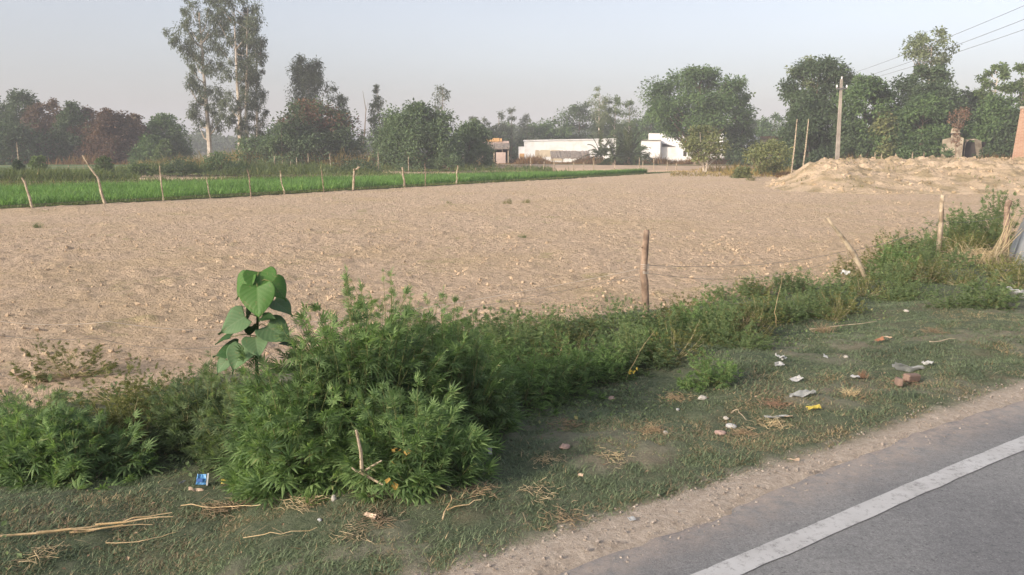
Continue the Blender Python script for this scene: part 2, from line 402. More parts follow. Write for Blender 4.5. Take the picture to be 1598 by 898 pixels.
# road
ss = np.arange(-40, 90, .05); ds = np.array([-7, -5.5, -4, -3, -2.4, -1.9, -1.5, -1.2, -.9, -.7, -.5, -.35, -.25, -.18, -.12, -.07, -.03, 0.0])
SS, DD = np.meshgrid(ss, ds); rag = (fbm(ss*3.5, ss*0, 4, 41)-.5)*.10 + (vn(ss*14, ss*0, 44)-.5)*.03
rag = rag + np.interp(ss, [0, 1, 2, 2.8, 4, 6], [0, -.03, .03, .07, .01, 0]); DD = DD + rag[None, :]*sst(-.3, 0, DD)
X, Y = sd(SS, DD); Z = .004 + 0*X + (fbm(X*.7, Y*.7, 2, 8)-.5)*.012 - .03*sst(-.04, 0.0, DD-rag[None, :])*0
Z[-1, :] -= .02
mb = MB(); mb.add(np.stack([X, Y, Z], -1).reshape(-1, 3), grid_faces(len(ss), len(ds)))
rd = mb.build('road', M['asphalt'], None, True, {'dusty': (sst(-.34, .02, DD)*.9).ravel()})
tag(rd, 'worn grey asphalt road with a dusty crumbling edge', 'road', kind='structure')
# painted edge line
wv = (fbm(ss*5, ss*0, 4, 51)-.5)*.018; wv2 = (fbm(ss*6, ss*0, 4, 55)-.5)*.018
rows = np.array([-.465, -.44, -.40, -.38, -.352]); SS, DD = np.meshgrid(ss, rows)
DD[0] += wv; DD[-1] += wv2
X, Y = sd(SS, DD); Z = .009 + (fbm(X*.7, Y*.7, 2, 8)-.5)*.012
mb = MB(); mb.add(np.stack([X, Y, Z], -1).reshape(-1, 3), grid_faces(len(ss), len(rows)))
rl = mb.build('road_line', M['paint'], None, True)
tag(rl, 'worn white painted line along the road edge', 'road marking', kind='structure')

# crop bed and other ground patches
def patch(name, poly, z, m, label, cat, n=24):
    """ground patch from a quad of corner points, gently wavy"""
    p0, p1, p2, p3 = [np.array(q, float) for q in poly]
    u, v = np.meshgrid(np.linspace(0, 1, n*2), np.linspace(0, 1, n)); u = u[..., None]; v = v[..., None]
    P = (p0*(1-u)+p1*u)*(1-v) + (p3*(1-u)+p2*u)*v
    P = P + (np.stack([vn(P[..., 0]*.35, P[..., 1]*.35, 3), vn(P[..., 0]*.35, P[..., 1]*.35, 6)], -1)-.5)*1.2
    Zp = z + (fbm(P[..., 0]*.4, P[..., 1]*.4, 3, 12)-.5)*.05
    Zp[0] -= .25; Zp[-1] -= .25; Zp[:, 0] -= .25; Zp[:, -1] -= .25
    mb = MB(); mb.add(np.concatenate([P, Zp[..., None]], -1).reshape(-1, 3), grid_faces(n*2, n))
    return tag(mb.build(name, m, None, True), label, cat, kind='structure')
aa = np.linspace(-45, CL+1.5, 260); vv = np.linspace(0, 1, 30)
A_, V_ = np.meshgrid(aa, vv); Dp = V_*cfar(A_) + (1-V_)*((fbm(A_*.8, A_*0, 3, 61)-.5)*.7)
P = CA + A_[..., None]*CD + Dp[..., None]*CN
Zc = -.26 + .05*np.exp(-((Dp-.5)/.5)**2) + .03*(fbm(P[..., 0], P[..., 1], 2, 4)-.5); Zc[0] -= .14; Zc[-1] -= .2
mb = MB(); mb.add(np.concatenate([P, Zc[..., None]], -1).reshape(-1, 3), grid_faces(len(aa), 30))
tag(mb.build('crop_bed', M['cropsoil'], None, True), 'dark moist soil bed under the green crop', 'field', kind='structure')
patch('dirt_path', [gpt(-150, 56)[:2], gpt(182, 56)[:2], gpt(172, 61)[:2], gpt(-150, 66)[:2]], -.17, M['track'], 'bare pale dirt track beyond the green crop', 'path')
patch('pale_field', [gpt(716, 84)[:2], gpt(1215, 68)[:2], gpt(1175, 90)[:2], gpt(716, 104)[:2]], -.20, M['palesoil'], 'bare pale field in front of the white walls', 'field')
M['lawn'] = noisemat('green_field', (.08, .14, .045), (.15, .20, .08), .5, (.26, .23, .11), .2)
patch('green_field', [gpt(-200, 72)[:2], gpt(300, 72)[:2], gpt(280, 100)[:2], gpt(-200, 100)[:2]], -.19, M['lawn'], 'short green field before the rusty brown trees', 'field')

# ------------------------------------------------------------------ earth bank on the far side of the field
xs = np.arange(10.0, 62, .16); ys = np.arange(33.6, 52, .14)
X, Y = np.meshgrid(xs, ys)
front = 35.6 + 1.5*(fbm(X*.2, X*0, 3, 71)-.5) + (1.6*(1-sst(12, 17, X)))
t_ = np.clip((Y-front)/8.2, 0, 1)
prof = sst(0, 1, t_)**.85*(1-sst(47.5, 51, Y))
hgt = 1.33 + .55*(fbm(X*.22, Y*.2, 3, 72)-.5) - .006*(X-16)
left = sst(.0, 4.2, X - .312*Y + 1.2*(fbm(Y*.6, Y*0, 2, 5)-.5))
rg = np.abs(fbm(X*.55, Y*.55, 4, 75)-.5)*1.3 + (fbm(X*1.6, Y*1.6, 3, 77)-.5)*.55 + np.clip(fbm(X*3.5, Y*3.5, 2, 79)-.5, 0, 1)*.7 - .25*sst(.55, .62, fbm(X*.9, Y*1.4, 3, 80))
Z = -.36 - .3*(1-sst(0, .06, prof*left)) + prof*left*hgt + prof*left*rg*.62 + .05*(fbm(X*4, Y*4, 2, 78)-.5)
Z[0] = Z[-1] = -.6; Z[:, 0] = -.6; Z[:, -1] = -.6
mb = MB(); mb.add(np.stack([X, Y, Z], -1).reshape(-1, 3), grid_faces(len(xs), len(ys)))
tag(mb.build('earth_bank', M['mound'], None, True), 'long lumpy bank of sandy excavated earth', 'earth bank', kind='structure')
def bank_z(x, y):
    i = int(np.clip((x-10)/.16, 0, len(xs)-1)); j = int(np.clip((y-33.6)/.14, 0, len(ys)-1)); return float(Z[j, i])
# ------------------------------------------------------------------ clods, gravel, grass (masses nobody could count)
OCT = nrm(np.array([(1, 0, 0), (-.9, .2, .1), (0, 1, .1), (.1, -1, 0), (.1, 0, .8), (0, .1, -.7), (.7, .7, .3), (-.6, -.7, .4)], float))
# closed lumpy hull from an octahedron
OCV = np.array([(1, 0, 0), (0, 1, .05), (-1, .1, 0), (0, -1, 0), (.1, 0, .85), (0, 0, -.8)], float)
OCF = [(0, 1, 4), (1, 2, 4), (2, 3, 4), (3, 0, 4), (1, 0, 5), (2, 1, 5), (3, 2, 5), (0, 3, 5)]
def clods(name, m, x, y, z, size, label, cat, lift=.2):
    n = len(x); mb = MB()
    rot = eulrot(rng.random(n)*6.28, rng.random(n)*1.2, rng.random(n)*6.28)
    sc = size[:, None]*(0.6+.8*rng.random((n, 3)))
    scatter(mb, OCV, OCF, np.stack([x, y, z+size*lift], -1), rot, sc)
    return tag(mb.build(name, m), label, cat, kind='stuff')
def field_pts(n, y0, y1, xr, power=1.0):
    y = y0 + (y1-y0)*rng.random(n)**power; x = (rng.random(n)-.5)*2*xr(y)
    k = (dist(x, y) > 4.5) & (cdist(x, y) < -.1) & ~((y > 36) & (x > 12)); return x[k], y[k]
x1, y1 = field_pts(42000, 6, 20, lambda y: 6+y*.6, 1.3); x2, y2 = field_pts(30000, 16, 64, lambda y: 2+y*.72, 1.2)
x = np.concatenate([x1, x2]); y = np.concatenate([y1, y2])
sz = .006 + .032*rng.random(len(x))**5 + .0005*y*rng.random(len(x))
# clods gather in patches
keep = rng.random(len(x)) < .10 + .55*sst(.42, .62, fbm(x*.8, y*.8, 3, 81)); x, y, sz = x[keep], y[keep], sz[keep]
clods('soil_clods', M['clod'], x, y, field_z(x, y), sz, 'loose clods of dry soil strewn over the ploughed field', 'clods')
# clods on the bank
n = 5000; x = 12+rng.random(n)*40; y = 36+rng.random(n)*12
z = np.array([bank_z(a, b) for a, b in zip(x, y)]); sz = .03+.11*rng.random(n)**5; k = z > -.3
clods('bank_clods', M['mound'], x[k], y[k], z[k], sz[k], 'lumps of earth lying on the sandy bank', 'clods')
n = 5200; x = 13+rng.random(n)*38; y = 37+rng.random(n)*10; k = fbm(x*.45, y*.8, 3, 131) > .56; x, y = x[k], y[k]
z = np.array([bank_z(a, b) for a, b in zip(x, y)]); k = z > -.2; x, y, z = x[k], y[k], z[k]; n = len(x); mbw = MB()
rot = eulrot(rng.random(n)*6.28, -rng.random(n)*1.2); hw = .06+.16*rng.random(n)
scatter(mbw, [(-.5, 0, 0), (.5, 0, 0), (-.38, .12, .5), (.38, .12, .5), (0, .42, 1)], [(0, 1, 3, 2), (2, 3, 4)], np.stack([x, y, z-.01], -1), rot, np.stack([.03+.03*rng.random(n), hw, hw], -1))
tag(mbw.build('bank_weeds', M['weed']), 'thin dry weeds in streaks over the sandy bank', 'weeds', kind='stuff')
# gravel on the shoulder
n = 5500; s_ = -3+rng.random(n)**1.2*16; d_ = -.12+.42*rng.random(n); x, y = sd(s_, d_)
M['gravel'] = noisemat('gravel', (.24, .205, .17), (.40, .345, .29), 30)
clods('shoulder_gravel', M['gravel'], x, y, G(x, y)+.002, .0025+.008*rng.random(n)**4, 'fine gravel and crumbs along the asphalt edge', 'gravel')

BL_V = [(-.5, 0, 0), (.5, 0, 0), (-.38, .12, .5), (.38, .12, .5), (0, .42, 1)]
BL_F = [(0, 1, 3, 2), (2, 3, 4)]
def blades(mb, x, y, z, h, w_, tilt):
    n = len(x); rot = eulrot(rng.random(n)*6.28, -tilt)
    scatter(mb, BL_V, BL_F, np.stack([x, y, z], -1), rot, np.stack([w_, h, h], -1))
# turf on the verge
def verge_pts(n, s0, s1, d0, d1, p=1.0):
    s_ = s0+(s1-s0)*rng.random(n)**p; d_ = d0+(d1-d0)*rng.random(n)
    return s_, d_, *sd(s_, d_)
mt = MB(); md = MB()
for n, s0, s1, d0, d1, hh in ((520000, -5.5, 2.2, .2, 2.6, .026), (330000, 2, 8, .2, 4.6, .030), (80000, 8, 22, .2, 5, .045), (60000, -6, 4, 2.4, 4.9, .045)):
    s_, d_, x, y = verge_pts(n, s0, s1, d0, d1)
    e = EDG(s_) + .07*(fbm(s_*1.3, s_*0, 3, 21)-.5)
    dens = fbm(x*1.6, y*1.6, 4, 91); k = (d_ > e + .10*rng.random(n)**.6 - .05) & (rng.random(n) < .75+1.3*sst(.32, .5, dens))
    x, y, d_ = x[k], y[k], d_[k]; n = len(x)
    h = hh*(.35+1.1*rng.random(n))*(.85+2.0*np.clip(fbm(x*3.5, y*3.5, 3, 93)-.36, 0, 1)); w_ = h*.06+.0013+.00012*np.hypot(x, y)
    tl = .5+rng.random(n)*1.0
    dry = rng.random(n) < .05 + .45*sst(.60, .72, fbm(x*.9, y*.9, 3, 97)) + .2*(d_ < .42)
    z = G(x, y)-.004
    blades(mt, x[~dry], y[~dry], z[~dry], h[~dry], w_[~dry], tl[~dry])
    blades(md, x[dry], y[dry], z[dry], h[dry]*.9, w_[dry], tl[dry]*1.1)
tag(mt.build('grass', M['turf']), 'short matted dark green grass on the roadside verge', 'grass', kind='stuff')
tag(md.build('dry_grass', M['turf_dry']), 'dry straw coloured blades among the verge grass', 'dry grass', kind='stuff')
# broad-leaved ground cover low weeds
LV = [(0, 0, 0), (-.35, .5, .08), (.35, .5, .08), (0, 1, -.05)]; LF = [(0, 1, 3), (0, 3, 2)]
mb = MB()
for n, s0, s1, d0, d1 in ((26000, -5, 4, 1.3, 4.7), (26000, 3, 22, 2.2, 5.2)):
    s_, d_, x, y = verge_pts(n, s0, s1, d0, d1); k = rng.random(n) < 1.6*sst(.45, .6, fbm(x*1.3, y*1.3, 3, 101))*sst(1.2, 2.6, d_)
    x, y = x[k], y[k]; n = len(x); z = G(x, y)+rng.random(n)**1.5*(.05+.15*sst(2.2, 3.4, dist(x, y)))
    rot = eulrot(rng.random(n)*6.28, rng.normal(0, .6, n), rng.normal(0, .5, n)); scatter(mb, LV, LF, np.stack([x, y, z], -1), rot, .014+.026*rng.random(n))
tag(mb.build('ground_cover', M['hemp2']), 'low leafy green ground cover creeping through the grass', 'weeds', kind='stuff')
# dry straw litter
mb = MB(); n = 2600
s_, d_, x, y = verge_pts(n, -5, 10, .35, 4.8); k = rng.random(n) < .15+1.2*sst(.52, .62, fbm(x*1.2, y*1.2, 3, 111)); x, y = x[k], y[k]; n = len(x)
rot = eulrot(rng.random(n)*6.28, -1.35-.25*rng.random(n)); L = .04+.14*rng.random(n)**2
scatter(mb, BL_V, BL_F, np.stack([x, y, G(x, y)+.022+.01*rng.random(n)], -1), rot, np.stack([.0022+.003*rng.random(n), L, L], -1))
tag(mb.build('straw_litter', M['turf_dry']), 'thin dry stalks littered over the verge', 'straw', kind='stuff')
mb = MB(); n = 9000
s_, d_, x, y = verge_pts(n, -5, 14, .3, 4.8); k = rng.random(n) < .06+1.0*sst(.54, .66, fbm(x*1.5, y*1.5, 3, 141)); x, y = x[k], y[k]; n = len(x)
rot = eulrot(rng.random(n)*6.28, rng.normal(0, .35, n), rng.normal(0, .5, n)); L = .008+.022*rng.random(n)**2
scatter(mb, [(0, 0, 0), (-.3, .5, .14), (.3, .5, .14), (0, 1, -.05)], LF, np.stack([x, y, G(x, y)+.012+.012*rng.random(n)], -1), rot, np.stack([L*1.2, L, L], -1))
M['deadleaf'] = leafmat('dead_leaf_bits', (.14, .09, .055), (.36, .26, .17), (.50, .42, .32), .1, clump=2)
tag(mb.build('leaf_litter', M['deadleaf']), 'brown bits of dead leaf scattered through the verge grass', 'leaf litter', kind='stuff')
# crop
mb = MB(); n = 150000
a = -45+(CL+46)*rng.random(n)**.8; v = rng.random(n); x = CA[0]+a*CD[0]+v*cfar(a)*CN[0]; y = CA[1]+a*CD[1]+v*cfar(a)*CN[1]
k = (np.abs(x)/np.maximum(y, 1) < .9) & (v*cfar(a) > .35+.5*fbm(a*.8, a*0, 2, 9)); x, y = x[k], y[k]; n = len(x)
h = (.26+.20*rng.random(n))*(.75+.5*fbm(x*.5, y*.5, 3, 5)); blades(mb, x, y, np.full(n, -.26), h, .022+.02*rng.random(n)+0*h, rng.random(n)*.7)
tag(mb.build('fodder_crop', M['crop']), 'strip of bright green fodder crop beyond the ploughed field', 'crop', kind='stuff')
# low weeds on the crop's near edge
mb = MB(); n = 16000; a = -40+(CL+44)*rng.random(n); o2 = -.35+.8*rng.random(n); x = CA[0]+a*CD[0]+o2*CN[0]; y = CA[1]+a*CD[1]+o2*CN[1]
blades(mb, x, y, np.full(n, -.27), .06+.10*rng.random(n), .02+.02*rng.random(n), rng.random(n)*1.1)
tag(mb.build('edge_grass', M['fargrass']), 'dull green weeds along the near edge of the crop', 'grass', kind='stuff')
mb = MB(); n = 30000; a = -45+(CL+44)*rng.random(n); o2 = cfar(a)-.4+rng.random(n)**1.5*9; x = CA[0]+a*CD[0]+o2*CN[0]; y = CA[1]+a*CD[1]+o2*CN[1]
k = rng.random(n) < .3+1.2*sst(.4, .6, fbm(x*.3, y*.3, 3, 66)); x, y = x[k], y[k]; n = len(x)
blades(mb, x, y, np.full(n, -.30), (.15+.45*rng.random(n)**1.5)*(.6+.8*fbm(x*.3, y*.3, 2, 61)), .03+.04*rng.random(n), rng.random(n)*.8)
tag(mb.build('crop_margin_grass', M['fargrass']), 'dull green grass bordering the far side of the crop', 'grass', kind='stuff')
# tall grasses behind the crop: (px0, px1, Y0, Y1, height, count, material, name, label)
for px0, px1, Y0, Y1, hh, n, mk, nm, lb in (
    (175, 620, 62, 76, .75, 26000, 'fargrass', 'rough_grass', 'rough green grass growing just behind the crop'),
    (-40, 330, 98, 108, 1.1, 12000, 'redgrass', 'brown_grass', 'band of brown seeding grass before the rusty trees'),
    (230, 820, 84, 96, 1.5, 26000, 'drygrass', 'reed_grass', 'tall yellowing reed grass around the tree trunks'),
    (560, 860, 72, 84, .55, 9000, 'fargrass', 'field_margin_grass', 'low grass at the foot of the round bushy trees'),
    (740, 1180, 105, 114, 1.0, 22000, 'redgrass', 'russet_grass', 'russet dry weeds below the long white wall'),
    (1040, 1225, 58, 74, .8, 4500, 'drygrass', 'weedy_strip', 'yellow and green weeds at the end of the crop'),
    (1200, 1640, 56, 64, 1.15, 22000, 'redgrass', 'scrub_grass', 'brown scrub grass between the bank and the dark trees'),
    (-60, 230, 50, 56.5, .55, 9000, 'fargrass', 'path_grass', 'uneven grass between the crop and the dirt track'),
    (-60, 230, 64, 72, .35, 9000, 'fargrass', 'track_side_grass', 'thin grass beside the pale dirt track')):
    px = px0+(px1-px0)*rng.random(n); Yy = Y0+(Y1-Y0)*rng.random(n); x = (px-799)/F*Yy/ .985*1.0
    den = fbm(x*.25, Yy*.25, 3, 17); k = rng.random(n) < .35+1.2*sst(.4, .6, den); x, Yy, den, px_ = x[k], Yy[k], den[k], px[k]; n = len(x)
    h = hh*(.2+.8*rng.random(n)**1.5)*(.3+1.5*sst(.35, .7, den))*np.minimum(1, .25+2.2*np.minimum(px_-px0, px1-px_)/(px1-px0)+.3*rng.random(n)); mb = MB()
    blades(mb, x, Yy, np.full(n, -.27), h, .05+.06*rng.random(n)*min(1, hh), rng.random(n)*.55)
    tag(mb.build(nm, M[mk]), lb, 'grass', kind='stuff')

# ------------------------------------------------------------------ trees
TL_V = [(0, 0, 0), (-.30, .45, .10), (.30, .45, .10), (0, 1, -.08)]
def tree(name, label, cat, px, Y, top, wpx, prof, leaf, bark='bark', seed=1, n=7000, cb=.12, ls=.30, nc=60, cr=.26,
         lean=0.0, trunks=((0, 0),), tr=None, droop=0.0, group=None, flat=.75, limbs=22, leaf2=None, f2=None, depth=1.0, tubew=1.0):
    r_ = np.random.default_rng(seed); x0, y0, z0 = gpt(px, Y); z0 = -.32
    root = empty(name, (x0, y0, z0)); tag(root, label, cat, group)
    H = pt(px, top, Y)[2]-z0; Rr = wpx*Y/F/2
    T = r_.random(nc*3); tp, pr = zip(*prof); rad = np.interp(T, tp, pr)
    k = r_.random(nc*3) < (.25+rad)/(1.25*max(pr)); T = T[k][:nc]; rad = rad[k][:nc]; nc_ = len(T)
    ang = r_.random(nc_)*2*pi; rr = rad*Rr*np.sqrt(r_.random(nc_)*.85+.15)
    wob = .85+.3*r_.random(nc_)
    C = np.stack([np.cos(ang)*rr*wob + lean*H*T, np.sin(ang)*rr*wob*depth, H*(cb+(1-cb)*T) - H*.02], -1)
    cs = cr*Rr*(.6+.8*r_.random(nc_))*(.55+.45*rad/max(pr))
    C[:, 2] = np.minimum(C[:, 2], H-cs*.7)
    per = max(4, n//nc_)
    idx = np.repeat(np.arange(nc_), per); N = len(idx)
    off = nrm(r_.normal(size=(N, 3)))*(.15+1.25*r_.random(N)**.8)[:, None]
    off[:, 2] *= flat
    Pp = C[idx] + off*cs[idx][:, None]
    if droop: Pp[:, 2] -= droop*cs[idx]*r_.random(N)**2*1.5
    Pp[:, 2] = np.maximum(Pp[:, 2], .05)
    dr = nrm(off + r_.normal(size=(N, 3))*.6 + np.array([0, 0, -.25-droop*1.2]))
    up = nrm(off*.8 + r_.normal(size=(N, 3))*.5 + np.array([0, 0, .7]))
    rot = frames(dr, up); sc = ls*(.6+.8*r_.random(N))
    def leaves(sel, nm, mk):
        mb = MB(); wd = .55 if droop > .3 else 1.0
        scatter(mb, TL_V, LF, Pp[sel], rot[sel], np.stack([sc*wd, sc, sc], -1)[sel]); return mb.build(nm, M[mk], root)
    if leaf2:
        q = f2(C, H, Rr, r_)[idx]; leaves(~q, 'crown', leaf); leaves(q, 'blossom', leaf2)
    else: leaves(np.ones(N, bool), 'crown', leaf)
    # trunk and limbs in one mesh
    mb = MB(); tr = tr or max(.07, H*.016)
    for ti, (ox, tl) in enumerate(trunks):
        kk = 9; tt = np.linspace(0, 1, kk); top_t = .88 if cb < .6 else .97
        bx = ox + (lean*H + tl)*tt*top_t + np.cumsum(r_.normal(0, H*.004, kk))*(tt > 0)
        by = np.cumsum(r_.normal(0, H*.004, kk))*(tt > 0)
        pts = np.stack([bx, by, H*tt*top_t], -1); mb.tube(pts, tr*tubew*(1.15-tt*.95)*(1 if ti == 0 else .75), 7, True, .15)
        sel = r_.choice(nc_, min(limbs//len(trunks), nc_), replace=False)
        for q in sel:
            zt = max(H*.12, C[q, 2]-abs(C[q, 0]-lean*H*T[q])*.9-H*.05); f = zt/(H*top_t)
            st_ = np.array([np.interp(f, tt, bx), np.interp(f, tt, by), zt]); en = C[q]
            mid = (st_+en)/2+np.array([0, 0, -.05*H*r_.random()])
            mb.tube([st_, mid, en], np.array([.42, .28, .08])*tr*(1.1-.6*min(f, 1)), 5, False)
    mb.build('trunk', M[bark], root)
    return root
ROUND = [(0, .55), (.2, .9), (.45, 1), (.7, .85), (.9, .5), (1, .2)]
BUSH = [(0, 1), (.3, 1), (.6, .85), (.85, .5), (1, .15)]
WIDE = [(0, .5), (.25, .8), (.5, 1), (.75, .95), (.92, .6), (1, .25)]
EUC = [(0, .35), (.2, .6), (.4, .65), (.55, .85), (.7, 1), (.85, .85), (1, .35)]
SLIM = [(0, .7), (.3, 1), (.6, .85), (.85, .6), (1, .25)]
TOPS = [(0, .3), (.4, .5), (.7, 1), (.9, .9), (1, .4)]

# eucalyptus pair and neighbours, behind the crop
tree('eucalyptus_tree', 'very tall grey-green eucalyptus with a straight pale trunk, first of the tall clump', 'tree', 327, 100, -14, 96, [(0, .25), (.12, .5), (.25, .45), (.4, .5), (.55, .62), (.7, 1), (.85, .8), (1, .4)], 'lf_euc', 'palebark', 11, 13000, .22, .30, 120, .125, droop=.7, limbs=22, tr=.30, flat=1.2)
tree('eucalyptus_tree', 'very tall eucalyptus with a leaning pale trunk forked at the foot, in the tall clump', 'tree', 376, 98, -22, 92, [(0, .3), (.2, .55), (.4, .75), (.55, .9), (.68, 1), (.85, .8), (1, .5)], 'lf_euc', 'palebark', 12, 14000, .20, .30, 120, .13, lean=.02, droop=.7, limbs=22, tr=.28, trunks=((0, .0), (.9, .3)), flat=1.2)
tree('eucalyptus_tree', 'tall eucalyptus with dark drooping foliage low down, nearest the rusty blossom tree', 'tree', 400, 101, 20, 50, [(0, .7), (.2, .8), (.4, .7), (.55, .8), (.7, .95), (.85, .8), (1, .5)], 'lf_euc', 'palebark', 13, 8500, .14, .30, 80, .18, droop=.7, limbs=26, tr=.22, flat=1.2)
tree('eucalyptus_tree', 'slender dense eucalyptus rising out of the rusty blossom tree', 'tree', 487, 104, 78, 52, [(0, .7), (.3, .85), (.6, 1), (.85, .8), (1, .4)], 'lf_euc', 'palebark', 14, 12000, .30, .32, 60, .36, droop=.5, limbs=16, tr=.2, flat=1.1)
tree('eucalyptus_tree', 'short slim eucalyptus with an open crown beside the rusty blossom tree', 'tree', 530, 110, 130, 36, SLIM, 'lf_euc', 'palebark', 15, 3600, .28, .32, 34, .32, droop=.5, limbs=12, tr=.16)
def fblos(C, H, Rr, r_): return ((C[:, 2] > H*.62) & (r_.random(len(C)) < .42)) | (r_.random(len(C)) < .03)
tree('blossom_tree', 'dense dark spreading tree with rusty red blossom over its top', 'tree', 489, 88, 158, 134, [(0, .8), (.25, 1), (.5, .95), (.75, .75), (.9, .5), (1, .25)], 'lf_dark', 'bark', 16, 20000, .0, .30, 90, .24, leaf2='lf_orange', f2=fblos)
tree('leafy_bush', 'pale grey-green bush at the foot of the rusty blossom tree', 'bush', 440, 84, 192, 60, BUSH, 'lf_round', 'bark', 17, 4500, .0, .26, 36, .3)
tree('leafy_bush', 'small pale bush below the tall eucalyptus clump', 'bush', 398, 86, 212, 60, BUSH, 'lf_round', 'bark', 18, 3600, .0, .26, 36, .3)
tree('bare_tree', 'bare leaning trunk with one small tuft of leaves half way up', 'tree', 566, 104, 200, 16, SLIM, 'lf_euc', 'bark', 19, 500, .25, .28, 8, .5, droop=.6, limbs=2, tr=.1)
mb = MB(); p0 = pt(566, 236, 104); mb.tube([p0, pt(569, 205, 104), pt(571, 172, 104), pt(566, 142, 104)], [.10, .08, .05, .02], 5)
mb.tube([pt(570, 180, 104), pt(574, 160, 104)], [.03, .01], 4)
tag(mb.build('dead_tree', M['bark']), 'thin dead trunk without leaves standing against the sky', 'dead tree')
tree('eucalyptus_tree', 'thin open eucalyptus just before the round bushy tree', 'tree', 593, 108, 130, 34, SLIM, 'lf_euc', 'palebark', 20, 3300, .22, .32, 34, .32, droop=.5, limbs=14, tr=.14)
tree('leafy_bush', 'small grey-green tree touching the round bushy tree', 'bush', 612, 100, 172, 40, BUSH, 'lf_euc', 'bark', 21, 2600, .1, .3, 26, .32)
tree('bushy_tree', 'large round bushy tree with foliage down to the grass', 'tree', 652, 82, 163, 138, [(0, .8), (.2, 1), (.45, 1), (.7, .8), (.88, .5), (1, .2)], 'lf_round', 'bark', 22, 26000, .02, .27, 100, .22)
tree('bushy_tree', 'smaller round green bush beside the open fronted hut', 'tree', 733, 90, 188, 72, BUSH, 'lf_round', 'bark', 23, 12000, .0, .27, 50, .27)
tree('slender_tree', 'very thin bare stemmed tree with a small tuft of leaves on top', 'tree', 688, 112, 128, 26, SLIM, 'lf_euc', 'palebark', 24, 520, .72, .34, 14, .38, droop=.5, limbs=10, tr=.11, lean=.03)
for i, (px, tp_, wd, lb) in enumerate((
    (738, 176, 24, 'slim grey tree with a split top behind the open fronted hut'),
    (757, 184, 22, 'short slim grey tree directly behind the open fronted hut'),
    (778, 168, 26, 'slim grey tree first in the thin row behind the hut roof'),
    (797, 164, 30, 'tallest feathery tree of the thin row behind the hut'),
    (822, 178, 34, 'grey-green feathery tree above the start of the white wall'))):
    tree('slender_tree', lb, 'tree', px, 135+i*2, tp_, wd, SLIM, 'lf_euc', 'bark', 30+i, 1900, .15, .38, 26, .34, droop=.4, limbs=12, tr=.13)
for i, (px, tp_, wd, Yq, lf, lb) in enumerate((
    (862, 172, 62, 150, 'lf_mid', 'round mid green tree over the middle of the long white wall'),
    (905, 158, 54, 152, 'lf_dark', 'darker domed tree over the long white wall with bare twigs on top'),
    (845, 190, 60, 148, 'lf_mid', 'low green tree just above the white wall near its step'),
    (800, 195, 60, 146, 'lf_mid', 'low bushy green tree between the hut and the white wall'),
    (940, 178, 52, 148, 'lf_dark', 'dark low tree below the tall eucalyptus behind the palms'),
    (985, 186, 60, 148, 'lf_mid', 'green tree directly behind the largest date palm'),
    (1015, 172, 54, 140, 'lf_mid', 'mid green tree between the palms and the great spreading tree'))):
    tree('background_tree', lb, 'tree', px, Yq, tp_, wd, ROUND, lf, 'bark', 40+i, 4600, .05, .40, 40, .30)
for i, (px, tp_, wd, lb) in enumerate((
    (934, 134, 30, 'tallest light green eucalyptus behind the date palms'),
    (958, 150, 26, 'thin eucalyptus with a tufted top behind the date palms'),
    (978, 156, 30, 'eucalyptus with a bushy light green head next to the great spreading tree'))):
    tree('eucalyptus_tree', lb, 'tree', px, 142, tp_, wd, TOPS, 'lf_pale' if i == 0 else 'lf_light', 'palebark', 50+i, 2600, .18, .38, 26, .38, droop=.4, limbs=14, tr=.17)
tree('spreading_tree', 'great spreading dark green tree towering over the white house', 'tree', 1088, 104, 108, 154, [(0, .3), (.12, .5), (.28, .9), (.4, 1), (.6, .95), (.8, .8), (.93, .5), (1, .25)], 'lf_mid', 'bark', 60, 32000, .26, .31, 120, .20, tr=.45, limbs=40)
tree('slender_tree', 'open airy tree with tufted branches beside the great spreading tree', 'tree', 1143, 108, 124, 50, TOPS, 'lf_light', 'bark', 61, 1700, .30, .36, 26, .22, limbs=22, tr=.18)
tree('dark_tree', 'dark drooping tree in the shade side of the white house', 'tree', 1156, 102, 172, 46, BUSH, 'lf_dark', 'bark', 62, 9000, .0, .3, 40, .3)
tree('small_tree', 'small tree with brownish yellow leaves on several pale stems before the white house', 'tree', 1100, 70, 198, 66, WIDE, 'lf_yellow', 'palebark', 63, 3400, .30, .22, 46, .26, limbs=26, tr=.10, trunks=((0, -.5), (.15, .5)))
tree('small_tree', 'low spreading olive green tree at the end of the earth bank', 'tree', 1197, 60, 219, 72, WIDE, 'lf_yellow', 'bark', 64, 2600, .22, .19, 44, .26, limbs=22, tr=.07, trunks=((-.3, -.4), (.6, .3)))
for i, (px, tp_, wd, Yq, lf, lb) in enumerate((
    (1172, 186, 44, 150, 'lf_far', 'hazy low tree behind the flat roofed white block'),
    (1207, 178, 58, 140, 'lf_mid', 'rounded green tree behind the cream house'))):
    tree('background_tree', lb, 'tree', px, Yq, tp_, wd, ROUND, lf, 'bark', 66+i, 4200, .0, .4, 36, .3)
